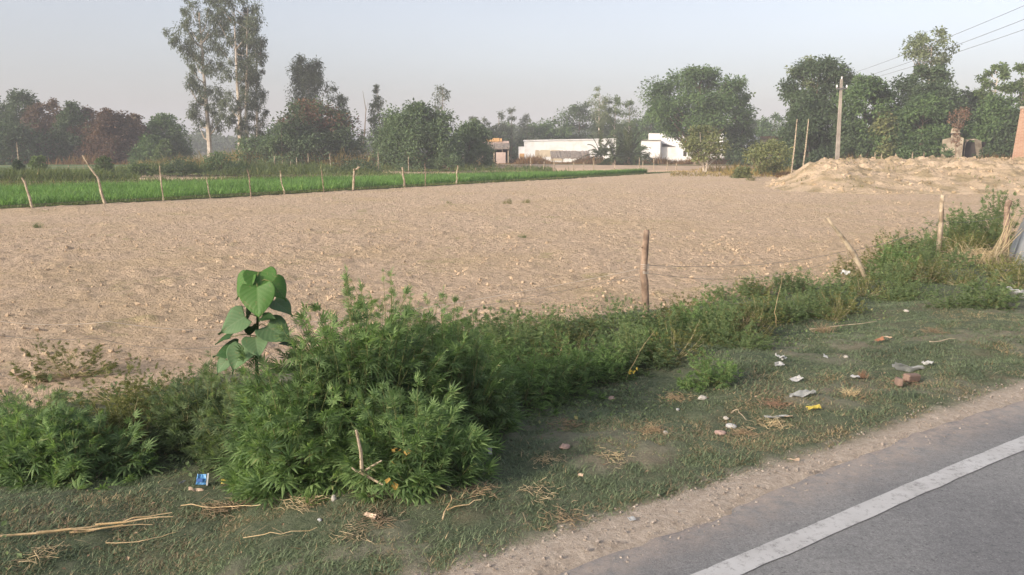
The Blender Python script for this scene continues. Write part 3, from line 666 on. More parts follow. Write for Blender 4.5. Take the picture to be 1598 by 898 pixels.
# dark wood on the right
RT = ((1238, 196, 46, 82, 'lf_mid', 'low mid green tree beside the two leaning poles', BUSH, 4200),
      (1268, 92, 84, 84, 'lf_dark', 'tall dark tree with a pale airy side beside the concrete pole', TOPS, 15000),
      (1262, 150, 84, 80, 'lf_dark', 'dense dark lower tree directly behind the leaning poles', BUSH, 10000),
      (1345, 120, 76, 78, 'lf_mid', 'broad mid green tree just behind the concrete pole', WIDE, 15000),
      (1318, 175, 60, 77, 'lf_dark', 'low dark tree at the foot of the concrete pole', BUSH, 7000),
      (1378, 172, 50, 76, 'lf_yellow', 'low yellowish green tree in the gap of the dark wood', BUSH, 5200),
      (1433, 104, 96, 80, 'lf_dark', 'tallest dark domed tree of the wood', WIDE, 15000),
      (1436, 148, 88, 75, 'lf_mid', 'broad leafy tree in front of the tallest dark dome', BUSH, 13000),
      (1500, 142, 70, 84, 'lf_dark', 'dark tree behind the ruined plaster house', WIDE, 9000),
      (1548, 150, 76, 76, 'lf_mid', 'leafy tree with a pale straight trunk near the brick building', BUSH, 11000),
      (1590, 165, 70, 74, 'lf_dark', 'dark tree hard against the brick building', BUSH, 9000),
      (1640, 120, 90, 82, 'lf_mid', 'large green tree rising behind the brick building', WIDE, 7000))
for i, (px, tp_, wd, Yq, lf, lb, pf, n) in enumerate(RT):
    tree('broadleaf_tree', lb, 'tree', px, Yq, tp_, wd*1.15, pf, lf, 'bark', 70+i, int(n*1.5), .0, .27, 100, .25, limbs=20)
tree('airy_tree', 'pale airy treetop beside the tall dark tree near the concrete pole', 'tree', 1246, 86, 88, 56, TOPS, 'lf_pale', 'palebark', 90, 2300, .25, .3, 44, .20, limbs=30, tr=.16)
tree('airy_tree', 'tallest tree of the wood with a pale feathery top', 'tree', 1440, 84, 44, 78, [(0, .5), (.4, .5), (.6, .6), (.8, 1), (.93, .8), (1, .3)], 'lf_pale', 'palebark', 91, 6500, .25, .28, 70, .20, limbs=34, tr=.2)
tree('airy_tree', 'pale feathery tree with upright branches near the brick building', 'tree', 1545, 80, 100, 50, TOPS, 'lf_light', 'palebark', 92, 3800, .2, .28, 44, .24, limbs=26, tr=.17)
tree('airy_tree', 'pale feathery treetop rising over the brick building', 'tree', 1588, 80, 98, 46, TOPS, 'lf_light', 'palebark', 93, 3600, .2, .28, 40, .24, limbs=26, tr=.17)
tree('withered_tree', 'thin withered tree with a pinkish brown dead top before the ruined house', 'tree', 1491, 66, 166, 30, [(0, .25), (.5, .35), (.75, 1), (1, .7)], 'lf_pink', 'bark', 94, 800, .42, .15, 30, .3, limbs=26, tr=.07)
# left wood
LT = ((-8, 146, 70, 110, 'lf_dark', 'tall dark green tree at the very edge of the rusty wood', ROUND, 8000),
      (38, 142, 60, 108, 'lf_dark', 'dark green tree with a rounded top next to the rusty trees', ROUND, 8000),
      (66, 163, 50, 104, 'lf_rust', 'first rusty brown tree beside the dark green trees', BUSH, 5500),
      (92, 156, 46, 105, 'lf_rust', 'rusty brown tree with the highest ragged top', BUSH, 5500),
      (118, 160, 50, 103, 'lf_dark', 'greyish green tree between the rusty brown trees', BUSH, 5500),
      (142, 166, 48, 104, 'lf_rust', 'rusty brown tree in the middle of the row', BUSH, 5500),
      (168, 172, 50, 102, 'lf_orange', 'reddest tree of the rusty row', BUSH, 5500),
      (192, 175, 44, 103, 'lf_rust', 'dull rusty tree after the reddest one', BUSH, 5500),
      (214, 177, 38, 104, 'lf_rust', 'last rusty tree before the round green tree', BUSH, 5000),
      (20, 190, 90, 100, 'lf_dark', 'low dark tree in front at the edge of the rusty wood', BUSH, 7000),
      (258, 180, 64, 108, 'lf_mid', 'round green tree standing after the rusty row', ROUND, 8500),
      (236, 212, 44, 98, 'lf_mid', 'low green bush before the round green tree', BUSH, 3600),
      (258, 220, 30, 96, 'lf_light', 'small light green bush under the round green tree', BUSH, 2200))
for i, (px, tp_, wd, Yq, lf, lb, pf, n) in enumerate(LT):
    tree('broadleaf_tree', lb, 'tree', px, Yq, tp_, wd*1.15, pf, lf, 'bark', 100+i, int(n*1.5), .0, .32, 90, .30, limbs=14, tr=.12)
# small plants near the far fence
for i, (px, Yq, tp_, wd, lf, lb) in enumerate((
    (58, 64, 240, 24, 'lf_light', 'little leafy sapling on a thin stem by the dirt track'),
    (26, 55, 250, 14, 'lf_dark', 'dark little bush beside the pale fence pole'),
    (160, 62, 244, 26, 'lf_light', 'thin sapling with a flat top behind the leaning post'),
    (218, 63, 256, 40, 'lf_light', 'low grey-green bush behind the crop'),
    (280, 64, 246, 50, 'lf_dark', 'dark green bush behind the crop near the eucalyptus trunks'),
    (345, 66, 238, 60, 'lf_round', 'grey-green bush under the tall eucalyptus'),
    (560, 70, 250, 60, 'lf_dark', 'low dark bush behind the crop below the rusty blossom tree'),
    (700, 78, 236, 40, 'lf_round', 'low bush linking the two round bushy trees'),
    (1000, 108, 228, 30, 'lf_round', 'grey bush between the palm and the white house'),
    (1476, 67, 226, 26, 'lf_mid', 'green bush hiding the foot of the ruined house wall'),
    (1532, 67, 224, 34, 'lf_dark', 'dark bush beside the ruined arched doorway'),
    (1160, 56, 262, 26, 'lf_yellow', 'low tuft of shrub at the foot of the earth bank'))):
    tree('shrub', lb, 'bush', px, Yq, tp_, wd, BUSH, lf, 'bark', 130+i, 1700, .05, .17, 24, .32, limbs=10, tr=.04)
# far treeline: one hazy mass
mb = MB(); n = 60000; px = -200+2000*rng.random(n)
gap = sst(300, 480, px)*(1-sst(1150, 1300, px))
hh = 3.2+5*fbm(px*.02, px*0, 4, 121) + 3.5*sst(700, 800, px) - 1.5*sst(520, 560, px)*(1-sst(600, 700, px))
Yy = 250+130*rng.random(n); z = rng.random(n)**.7*hh*(.6+.8*fbm(px*.05, Yy*.05, 2, 7)); x = (px-799)/F*Yy
rot = frames(nrm(rng.normal(size=(n, 3))), nrm(rng.normal(size=(n, 3))+np.array([0, 0, 1]))); scatter(mb, TL_V, LF, np.stack([x, Yy, z-.3], -1), rot, 1.0+1.2*rng.random(n))
tag(mb.build('distant_treeline', M['lf_far']), 'faint hazy treeline low on the horizon', 'treeline', kind='stuff')

# date palms
def palm(px, Y, top, wpx, label, seed, nf=34):
    r_ = np.random.default_rng(seed); x0, y0, _ = gpt(px, Y); z0 = -.32
    root = empty('date_palm', (x0, y0, z0)); tag(root, label, 'palm', 'date palms before the white wall')
    H = pt(px, top, Y)[2]-z0; L = wpx*Y/F/2; hc = H*.25
    MB().tube([(0, 0, 0), (0.05, 0, hc*.5), (0, 0, hc)], [.32, .26, .28], 9, True, .3).build('trunk', M['bark'], root)
    mb = MB(); 
    for k in range(nf):
        a = r_.random()*6.28; el = r_.uniform(-.25, 1.45); ll = L*(.8+.4*r_.random())
        tt = np.linspace(0, 1, 14)
        hr = cos(el)*ll*tt*(1+.15*tt); vz = sin(el)*(H-hc)*1.9*tt - (.55+.5*(1-el/1.5))*L*tt**2.2*.8
        pts = np.stack([np.cos(a)*hr, np.sin(a)*hr, hc+vz], -1); pts[:, 2] = np.maximum(pts[:, 2], .1)
        mb.tube(pts[::3], np.linspace(.035, .01, len(pts[::3])), 4, False)
        m_ = 60; f = r_.random(m_)*.9+.1; pp = np.stack([np.interp(f, tt, pts[:, q]) for q in range(3)], -1)
        ax = nrm(np.stack([np.interp(f, tt, np.gradient(pts[:, q])) for q in range(3)], -1))
        sidev = nrm(np.cross(ax, np.array([0, 0, 1.])))*np.where(r_.random(m_) < .5, 1, -1)[:, None]
        dr = nrm(sidev*.8+ax*.7+np.array([0, 0, -.35])); rot = frames(dr, np.tile([0, 0, 1.], (m_, 1)))
        scatter(mb, TL_V, LF, pp, rot, np.stack([np.full(m_, .16), .55*(1-.5*f), .5+0*f], -1))
    mb.build('crown', M['lf_palm'], root)
palm(982, 104, 212, 72, 'largest bushy date palm with arching fronds, between the white wall and white house', 201, 46)
palm(938, 108, 213, 54, 'smaller date palm standing against the end of the white wall', 202, 30)
palm(958, 101, 224, 48, 'lowest date palm squeezed between the other two', 203, 26)

# ------------------------------------------------------------------ buildings
M['white'] = noisemat('whitewash', (.80, .79, .77), (.86, .85, .84), .6, (.74, .71, .66), .9, rough=.9, bs=.2, bd=.02, bscale=6)
M['cream'] = noisemat('cream_plaster', (.58, .48, .34), (.68, .58, .43), .8, (.45, .36, .25), .6, bs=.2)
M['ochre'] = noisemat('ochre_plaster', (.62, .36, .16), (.72, .45, .22), 1.2)
M['pinkplaster'] = noisemat('pink_plaster', (.50, .38, .33), (.62, .48, .41), 1.4)
M['oldplaster'] = noisemat('stained_plaster', (.28, .23, .165), (.44, .38, .28), 1.1, (.18, .14, .10), 1.6)
M['thatch'] = noisemat('thatch', (.20, .16, .13), (.36, .31, .26), 3, bs=.8, bd=.08, bscale=14)
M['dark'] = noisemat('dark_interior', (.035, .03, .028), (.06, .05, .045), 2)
M['concrete'] = noisemat('concrete', (.30, .26, .21), (.42, .37, .31), 2.0, (.28, .24, .20), .8, bs=.3)
M['brown'] = noisemat('brown_roof', (.20, .12, .08), (.30, .19, .13), 1)
m, t = newmat('brick'); tc = nd(t, 'ShaderNodeTexCoord'); mp = nd(t, 'ShaderNodeMapping'); mp.inputs['Rotation'].default_value = (pi/2, 0, 0)
t.links.new(tc.outputs['Object'], mp.inputs[0]); bk = nd(t, 'ShaderNodeTexBrick'); bk.inputs['Scale'].default_value = 1.0
bk.inputs['Brick Width'].default_value = .24; bk.inputs['Row Height'].default_value = .085; bk.inputs['Mortar Size'].default_value = .009
bk.inputs['Color1'].default_value = (.34, .19, .13, 1); bk.inputs['Color2'].default_value = (.42, .26, .18, 1); bk.inputs['Mortar'].default_value = (.45, .36, .28, 1)
t.links.new(mp.outputs[0], bk.inputs['Vector'])
bc = mixc(t, math_(t, 'MULTIPLY', noise(t, 1.3, 5, .6, tc.outputs['Object']), .5), bk.outputs['Color'], (.33, .2, .13)); finish(t, bc, .9, bk.outputs['Fac'], .5, -.01)
M['brick'] = m

def zat(py, Y): return float(pt(799, py, Y)[2])
def xat(px, Y): return float(pt(px, 232, Y)[0])
# long white house
Yb = 120; X = lambda px: xat(px, Yb); Zb = lambda py: zat(py, Yb)
h = empty('white_house', (X(885), Yb, -.3)); tag(h, 'long low whitewashed house wall with a stepped end', 'house')
L0 = lambda px: X(px)-X(885)
mb = MB(); za, zb = Zb(220.5)+.3, Zb(218)+.3
mb.prism([(L0(819), 0), (L0(961), 0), (L0(961), zb), (L0(819), za)], 0, 7).build('wall', M['white'], h)
mb = MB(); mb.prism([(L0(819)-.15, za+.002), (L0(961)+.15, zb+.002), (L0(961)+.15, zb+.16), (L0(819)-.15, za+.16)], -.15, 7.15).build('roof', M['white'], h)
MB().box(L0(809.5), L0(819)-.002, .6, 5, 0, Zb(229)+.3).build('side_room', M['white'], h)
MB().box(L0(811), L0(818), .35, .598, 0, Zb(240)+.3).build('plinth', M['ochre'], h)
# exposed bricks at the foot of the wall, ragged
mb = MB(); r2 = random.Random(5)
for k in range(16):
    xx = L0(835+r2.random()*40); mb.box(xx, xx+.3+r2.random()*1.2, -.03-.002*k, -.001, .25+r2.random()*1.1, 1.5+r2.random()*.35)
mb.build('stain', M['cream'], h)
# thatched lean-to before the wall
Y2 = 112; l = empty('thatched_shed', (xat(892, Y2), Y2, -.3)); tag(l, 'low grey thatched lean-to standing before the long white wall', 'shed')
lx = lambda px: xat(px, Y2)-xat(892, Y2); lz = lambda py: zat(py, Y2)+.3
n_ = 40; xx = np.linspace(lx(860), lx(922), n_); mb = MB()
top = np.array([lz(236.5)+.10*r2.random() for _ in xx]); bot = np.array([lz(245)-.14*r2.random() for _ in xx])
v = [(a, 2.6, b) for a, b in zip(xx, top)] + [(a, 0, b) for a, b in zip(xx, bot)] + [(a, 0, b-.18) for a, b in zip(xx, bot)] + [(a, 2.6, b-.2) for a, b in zip(xx, top)]
mb.add(v, [(i+k*n_, i+1+k*n_, i+1+((k+1) % 4)*n_, i+((k+1) % 4)*n_) for i in range(n_-1) for k in range(4)]).build('roof', M['thatch'], l)
for q in (862, 878, 900, 920): MB().tube([(lx(q), .15, 0), (lx(q)+.03, .15, lz(246.2))], .07, 6).build('post', M['palewood'], l)
# hut with a veranda
Y3 = 108; q = empty('hut', (xat(773, Y3), Y3, -.3)); tag(q, 'small open fronted hut with a thatched veranda and ochre parapet', 'hut')
hx = lambda px: xat(px, Y3)-xat(773, Y3); hzz = lambda py: zat(py, Y3)+.3
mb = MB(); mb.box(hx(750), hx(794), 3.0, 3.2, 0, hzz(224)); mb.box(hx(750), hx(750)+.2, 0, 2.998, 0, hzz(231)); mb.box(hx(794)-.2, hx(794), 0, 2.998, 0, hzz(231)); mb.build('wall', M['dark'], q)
mb = MB(); mb.box(hx(750), hx(794), 2.6, 7, hzz(224.2), hzz(220)); mb.box(hx(750), hx(752.5), 2.5, 3.2, hzz(219.9), hzz(213)); mb.build('roof', M['pinkplaster'], q)
mb = MB(); mb.box(hx(757), hx(779), 2.45, 2.598, hzz(221), hzz(215.5)); mb.box(hx(780), hx(783), 2.45, 2.598, hzz(221), hzz(216)); mb.build('parapet', M['ochre'], q)
n_ = 30; xx = np.linspace(hx(751), hx(795), n_); mb = MB()
top = np.array([hzz(224)+.06*r2.random() for _ in xx]); bot = np.array([hzz(230.5)-.14*r2.random() for _ in xx])
v = [(a, 2.5, b) for a, b in zip(xx, top)] + [(a, -.4, b) for a, b in zip(xx, bot)] + [(a, -.4, b-.16) for a, b in zip(xx, bot)] + [(a, 2.5, b-.2) for a, b in zip(xx, top)]
mb.add(v, [(i+k*n_, i+1+k*n_, i+1+((k+1) % 4)*n_, i+((k+1) % 4)*n_) for i in range(n_-1) for k in range(4)]).build('awning', M['thatch'], q)
for pp in (753, 771, 784, 793): MB().box(hx(pp)-.08, hx(pp)+.08, -.1, .06, 0, hzz(231.2)).build('post', M['palewood'], q)
MB().box(hx(774), hx(789), -.3, -.1-.005, 0, hzz(238)).build('low_wall', M['pinkplaster'], q)
MB().box(hx(757), hx(770), .8, 1.4, .35, .6).build('bench', M['palewood'], q)
# white stepped house
Y4 = 122; q = empty('stepped_house', (xat(1060, Y4), Y4, -.3), -.16); tag(q, 'white flat roofed house with an outside stair, half hidden by the great tree', 'house')
hx = lambda px: xat(px, Y4)-xat(1060, Y4); hzz = lambda py: zat(py, Y4)+.3
mb = MB(); mb.box(hx(1013), hx(1130), 4, 11, 0, hzz(207.5)); mb.box(hx(1001), hx(1031), 0, 3.998, 0, hzz(219.5)); mb.box(hx(1031)+.002, hx(1130), 1.2, 3.998, 0, hzz(230)); mb.build('wall', M['white'], q)
mb = MB(); mb.prism([(hx(1031.5), hzz(230)), (hx(1058), hzz(230)), (hx(1031.5), hzz(222.5))], 1.3, 3.9); mb.build('staircase', M['white'], q)
mb = MB(); mb.prism([(hx(1034), hzz(229)), (hx(1056), hzz(229)), (hx(1034), hzz(224))], 1.15, 1.295); mb.build('stair_opening', M['dark'], q)
mb = MB(); mb.box(hx(1000), hx(1032), -.2, 3.9, hzz(219.4), hzz(218.4)); mb.build('roof_edge', M['concrete'], q)
mb = MB(); mb.box(hx(1100), hx(1106), 1.16, 1.198, .1, 2.1); mb.build('door', M['dark'], q)
mb = MB(); mb.box(hx(1067), hx(1072), 1.16, 1.198, .9, 1.7); mb.build('window', M['dark'], q)
# cream house
Y5 = 112; q = empty('cream_house', (xat(1190, Y5), Y5, -.3), -.22); tag(q, 'cream house with brown roof edge and white roof room behind the olive tree', 'house')
hx = lambda px: xat(px, Y5)-xat(1190, Y5); hzz = lambda py: zat(py, Y5)+.3
mb = MB(); mb.box(hx(1172), hx(1220), 0, 7, 0, hzz(217)); mb.build('wall', M['cream'], q)
mb = MB(); mb.box(hx(1164), hx(1184), -1.2, -.002, 0, hzz(214)); mb.box(hx(1164), hx(1178), -1.0, 4, hzz(213.9), hzz(206.5)); mb.build('roof_room', M['white'], q)
mb = MB(); mb.box(hx(1184.5), hx(1221), -.25, 7.2, hzz(216.9), hzz(213)); mb.build('roof', M['brown'], q)
mb = MB(); mb.box(hx(1203), hx(1208), -.04, -.002, .8, 2.0); mb.build('window', M['dark'], q)
# ruined house
Y6 = 70; q = empty('ruined_house', (xat(1490, Y6), Y6, -.3), -.52); tag(q, 'ruined plaster house with a broken gable and dark arched doorway', 'ruin')
hx = lambda px: xat(px, Y6)-xat(1490, Y6); hzz = lambda py: zat(py, Y6)+.3
mb = MB(); mb.prism([(hx(1472), 0), (hx(1500), 0), (hx(1501), hzz(216)), (hx(1495), hzz(213)), (hx(1487), hzz(214)), (hx(1480), hzz(216)), (hx(1472), hzz(218))], 0, 3); mb.build('wall', M['oldplaster'], q)
mb = MB(); mb.prism([(hx(1482), hzz(208.5)), (hx(1496), hzz(208.5)), (hx(1493), hzz(203)), (hx(1486), hzz(199)), (hx(1483), hzz(201))], .6, 2.2); mb.prism([(hx(1483), hzz(215)), (hx(1495), hzz(214)), (hx(1495), hzz(208.6)), (hx(1483), hzz(208.6))], .7, 2.1); mb.build('gable', M['oldplaster'], q)
mb = MB(); mb.box(hx(1481), hx(1498), .4, 2.4, hzz(209.2), hzz(208)); mb.build('ledge', M['dark'], q)
ar = [(cos(a)*.62, sin(a)*.62) for a in np.linspace(0, pi, 11)]
cxr, zr = hx(1515), hzz(228)
poly = [(hx(1503), 0), (cxr-.62, 0)] + [(cxr+a, zr+b) for a, b in ar[::-1]] + [(cxr+.62, 0), (hx(1525), 0), (hx(1525), hzz(220)), (hx(1503), hzz(218))]
MB().prism(poly, .8, 1.1).build('arched_wall', M['oldplaster'], q)
MB().box(cxr-.9, cxr+.9, 1.5, 1.6, 0, hzz(222)).build('doorway', M['dark'], q)
# brick building
Y7 = 46; q = empty('brick_building', (xat(1578, Y7), Y7, -.3), -.585); tag(q, 'plain red brick building corner beyond the earth bank', 'building')
zt = zat(170, Y7)+.3; MB().prism([(0, 0), (9, 0), (9, zt), (.25, zt)], 0, 8).build('wall', M['brick'], q)
MB().prism([(.2, zt+.002), (9.05, zt+.002), (9.05, zt+.12), (.2, zt+.12)], -.06, 8.06).build('roof', M['concrete'], q)

# ------------------------------------------------------------------ poles and wires
PY = 62.0; pb = np.array([xat(1308, PY), PY, -.3]); ptop = zat(124, PY)
q = empty('utility_pole', tuple(pb)); tag(q, 'tall concrete utility pole behind the earth bank', 'utility pole')
hh = ptop+.3
mb = MB(); v = []
for z, a, b in ((0, .15, .12), (hh, .08, .065)): v += [(-a, -b, z), (a, -b, z), (a, b, z), (-a, b, z)]
mb.add([(x- (0.12 if z > 1 else 0), y, z) for x, y, z in v], [(0, 3, 2, 1), (4, 5, 6, 7), (0, 1, 5, 4), (1, 2, 6, 5), (2, 3, 7, 6), (3, 0, 4, 7)]).build('pole', M['concrete'], q)
M['metal'] = noisemat('dull_metal', (.12, .12, .12), (.2, .19, .18), 5, rough=.5)
MB().box(-.53, .32, -.16, -.105, hh-.75, hh-.65).build('crossarm', M['metal'], q)
ins = []
for dx, dz in ((-.12, .0), (-.48, -.62), (.27, -.62)):
    MB().tube([(dx, -.05 if dz == 0 else -.13, hh+dz), (dx, -.05 if dz == 0 else -.13, hh+dz+.12), (dx, -.05 if dz == 0 else -.13, hh+dz+.2)], [.05, .07, .03], 7).build('insulator', M['white'], q)
    ins.append(pb+np.array([dx, -.13, hh+dz+.2]))
# next pole, beside the road behind the viewer, carries the other ends
p2 = np.array([13.6, -6.0, 0.0]); p2[2] = float(G(p2[0], p2[1]))
q2 = empty('utility_pole', tuple(p2)); tag(q2, 'concrete utility pole on the other side of the road carrying the three wires', 'utility pole')
MB().tube([(0, 0, 0), (0, 0, 9.2)], [.2, .12], 8).build('pole', M['concrete'], q2); MB().box(-.9, .9, -.06, -.125, 8.2, 8.3).build('crossarm', M['metal'], q2)
M['wire'] = noisemat('wire', (.10, .10, .10), (.16, .16, .16), 3, rough=.5)
endp = [(0, 0, 9.25), (-.75, -.1, 8.35), (.75, -.1, 8.35)]
for i, (a, b) in enumerate(zip(ins, endp)):
    b = p2+np.array(b); tt = np.linspace(0, 1, 40)[:, None]; P = a*(1-tt)+b*tt; P[:, 2] -= 4*.7*(tt*(1-tt))[:, 0]
    tag(MB().tube(P, .009, 5).build('power_line', M['wire']), ('topmost sagging power line from the concrete pole', 'lower sagging power line nearer the viewer, hung from the pole crossarm', 'lower sagging power line on the outer end of the pole crossarm')[i], 'power line', 'power lines of the concrete pole')
for i, (x0, x1, y0, Yq) in enumerate(((1236, 1244, 186, 58), (1253, 1262, 186, 58))):
    b = pt(x0, 246, Yq); b[2] = -.3; tp_ = pt(x1, y0, Yq)
    tag(MB().tube([b, (b+tp_)/2+np.array([.03, 0, 0]), tp_], [.055, .05, .035], 7, True, .2).build('leaning_pole', M['palewood']), ('leaning pale wooden pole farther from the concrete pole', 'leaning pale wooden pole nearer the concrete pole')[i], 'pole', 'two leaning poles by the earth bank')

# ------------------------------------------------------------------ far fence posts
def post(pts, r0, r1, mk, label, name='fence_post', group=None, n=7, cat='fence post', jit=.25):
    p = [np.array(a, float) for a in pts]; P = []; r3 = np.random.default_rng(int(abs(p[0][0])*97)+3)
    k = 7
    for t_ in np.linspace(0, len(p)-1, k):
        i = min(int(t_), len(p)-2); P.append(p[i]*(1-(t_-i))+p[i+1]*(t_-i)+r3.normal(0, r0*(.18 if name != 'fence_post' or group is None else .55), 3)*(t_ > 0))
    o = MB().tube(P, np.linspace(r0, r1, k)*(1+.15*r3.normal(size=k)).clip(.8, 1.2), n, True, jit).build(name, M[mk], None, n > 7)
    return tag(o, label, cat, group)
def cropY(px):
    u = (px-799)/F/.985; # x = u*y on the crop edge line
    return (CA[0]*CD[1]-CA[1]*CD[0])/(u*CD[1]-CD[0])
GP = 'posts of the fence along the crop'
for i, (pb_, ptp, yt, mk, r, lb) in enumerate((
    (43, 37, 277, 'palewood', .06, 'short pale crooked post nearest the photo edge on the crop border'),
    (249, 249, 259, 'palewood', .035, 'thin crooked post between the leaning post and the eucalyptus trunks'),
    (324, 322, 276, 'palewood', .03, 'short stub of a post with a tuft of leaves on the crop border'),
    (388, 387, 264, 'postwood', .035, 'thin dark post on the crop border after the leafy stub'),
    (441, 437, 266, 'palewood', .045, 'pale post leaning slightly back from the thin dark one'),
    (503, 502, 266, 'postwood', .035, 'thin greyish post half hidden by the crop'),
    (549, 552, 262, 'palewood', .07, 'thick pale post with a hooked top on the crop border'),
    (631, 627, 262, 'palewood', .07, 'thick pale post leaning toward the hooked one'),
    (663, 663, 256, 'postwood', .03, 'very thin stick after the thick pale posts'),
    (711, 714, 258, 'palewood', .055, 'tall straight pale post before the round bush'))):
    Yq = cropY(pb_)-.15; b = gpt(pb_, Yq); b = np.array([b[0], b[1], -.36]); tp_ = pt(ptp, yt, Yq)
    pts_ = [b, (b+tp_)/2, tp_]
    if i == 6: pts_ = [b, b*.15+tp_*.85, pt(553, 263, Yq), pt(561, 264, Yq)]
    post(pts_, r*.8, r*.62, mk, lb, group=GP)
Yq = cropY(165)-.1; b = pt(165, 318, Yq); b[2] = -.36
post([b, pt(153, 282, Yq), pt(148, 272, Yq), pt(131, 245, Yq)], .055, .03, 'palewood', 'long pale forked post leaning over the crop', group=GP)
# rear fence, thin sticks: nothing tells them apart
proto = None
for k, (px, Yq, yt) in enumerate([(p_, 76-.006*p_, y_) for p_, y_ in ((28, 222), (105, 258), (128, 258), (210, 262), (272, 257), (300, 262), (334, 263), (373, 246), (396, 256), (428, 244), (440, 250), (453, 252), (463, 246), (480, 240), (515, 240), (590, 238))] +
      [(p_, 74, y_) for p_, y_ in ((637, 245), (742, 262), (828, 246), (848, 252), (865, 250), (895, 253), (911, 253), (927, 250), (960, 250), (998, 246), (1004, 252), (1021, 244), (1042, 252), (1056, 254))] +
      [(p_, 55, y_) for p_, y_ in ((1366, 238), (1398, 240), (1424, 238), (1444, 238), (1492, 236), (1376, 240))]):
    b = gpt(px, Yq); hgt_ = zat(yt, Yq)+.32
    if proto is None:
        mb = MB(); mb.tube([(0, 0, 0), (.02, .01, .35), (-.02, 0, .7), (.01, 0, 1)], [.045, .04, .04, .03], 6, True, .3)
        proto = mb.build('fence_stick', M['palewood']); o = proto
    else: o = proto.copy(); COL.objects.link(o)
    o.location = (b[0], b[1], -.32); o.scale = (1, 1, hgt_); o.rotation_euler = (0, rng.normal(0, .05), rng.random()*6.28)
    tag(o, 'thin pale fence stick '+('behind the crop, near the eucalyptus and rusty trees' if px < 600 else 'before the white walls and palms' if px < 1100 else 'between the earth bank and the dark wood'), 'fence post', 'thin sticks of the far fences')

# ------------------------------------------------------------------ near fence: posts and wire
x, y, z = at(1007, 506); b = np.array([x, y, z-.1]); Yp = y
topp = pt(1009, 360, Yp); NP = post([b, pt(1006, 440, Yp), pt(1004, 412, Yp), topp], .040, .034, 'postwood', 'rough brown wooden fence post standing upright among the weeds', n=12, jit=.12)
for py in (413, 416, 419, 424, 426):
    c = pt(1006, py, Yp); a = np.linspace(0, 2*pi, 17); ring = np.stack([c[0]+.044*np.cos(a), c[1]+.044*np.sin(a), c[2]+.003*np.sin(a*2)], -1)
    M.setdefault('tie', noisemat('pale_tie', (.45, .40, .34), (.6, .55, .48), 20)); MB().tube(ring, .0035, 5, False).build('wire_tie', M['tie'], None).parent = NP
c0 = pt(1000, 386, Yp); MB().tube([pt(1005, 388, Yp), c0+np.array([0, -.02, 0])], [.014, .006], 6).build('knot', M['postwood'], None).parent = NP
x, y, z = at(1356, 436); b = np.array([x, y, z-.08]); Yl = y
post([b, pt(1331, 395, Yl), pt(1312, 368, Yl), pt(1291, 341, Yl-.1)], .045, .022, 'palewood', 'fence post leaning far over toward the ploughed field, bark peeling', n=10, jit=.2)
x, y, z = at(1466, 398); b = np.array([x, y, z-.1]); Yr = y
post([b, pt(1468, 360, Yr), pt(1468, 330, Yr), pt(1471, 305, Yr)], .045, .04, 'palewood', 'upright grey fence post behind the straw heap', n=10, jit=.2)
x, y, z = at(1570, 392); Yz = y
post([np.array([x, y, z-.1]), pt(1571, 330, Yz), pt(1575, 311, Yz)], .06, .055, 'postwood', 'dark fence post beside the blue-grey sheet', n=9)
x, y, z = at(1212, 446)
post([np.array([x, y, z-.03]), pt(1185, 425, y), pt(1158, 406, y)], .016, .007, 'palewood', 'thin pale stick tilted up from the weeds at the field edge', name='stick', cat='stick')
def wire(pts, sag, r, label, mk='wire'):
    P = []
    for a, b in zip(pts[:-1], pts[1:]):
        for t_ in np.linspace(0, 1, 14)[:-1]: q_ = np.array(a)*(1-t_)+np.array(b)*t_; q_[2] -= 4*sag*t_*(1-t_); P.append(q_)
    P.append(np.array(pts[-1])); return tag(MB().tube(P, r, 5).build('fence_wire', M[mk]), label, 'wire', 'wires of the near fence')
M['palewire'] = noisemat('pale_wire', (.40, .35, .30), (.52, .47, .42), 8)
wire([pt(1007, 414, Yp), pt(1320, 392, Yl)], .10, .0026, 'rusty wire slung from the upright post to the leaning post')
wire([pt(1007, 426, Yp), pt(1325, 398, Yl)], .20, .0022, 'lower rusty wire sagging between the upright and leaning posts')
wire([pt(-60, 492, 7.4), pt(170, 502, 7.6), pt(420, 510, 8.2), pt(1006, 418, Yp)], .06, .0022, 'pale wire stretched behind the broad-leaved sapling', 'palewire')
wire([pt(-60, 512, 6.9), pt(150, 528, 7.1), pt(330, 542, 7.4), pt(1006, 428, Yp)], .05, .0018, 'darker lower wire behind the broad-leaved sapling')
wire([pt(1325, 392, Yl), pt(1467, 345, Yr), pt(1572, 335, Yz)], .08, .0035, 'wire running from the leaning post to the dark post')

# ------------------------------------------------------------------ wild hemp and other roadside plants
def palmate():
    V = []; Fq = []
    for a, L in ((0, 1), (.45, .93), (-.45, .93), (.95, .70), (-.95, .70), (1.55, .38), (-1.55, .38)):
        c, s_ = cos(a), sin(a); w_ = .075*(.6+.4*L); b = len(V)
        def P(l, w, z): return (s_*l+c*w, c*l-s_*w, z)
        V += [P(.02, 0, 0), P(L*.45, -w_, -.02), P(L*.45, w_, -.02), P(L, 0, -.30*L*L), P(L*.45, 0, .035-.04)]
        Fq += [(b, b+1, b+4), (b+4, b+1, b+3), (b, b+4, b+2), (b+4, b+3, b+2)]
    return V, Fq
PV, PF = palmate()
def palmate_lo():
    V = []; Fq = []
    for a, L in ((0, 1), (.5, .9), (-.5, .9), (1.1, .6), (-1.1, .6)):
        c, s_ = cos(a), sin(a); w_ = .09; b = len(V)
        V += [(0, 0, 0), (s_*L*.5+c*w_, c*L*.5-s_*w_, -.03), (s_*L, c*L, -.28*L), (s_*L*.5-c*w_, c*L*.5+s_*w_, -.03)]
        Fq += [(b, b+1, b+2), (b, b+2, b+3)]
    return V, Fq
QV, QF = palmate_lo()
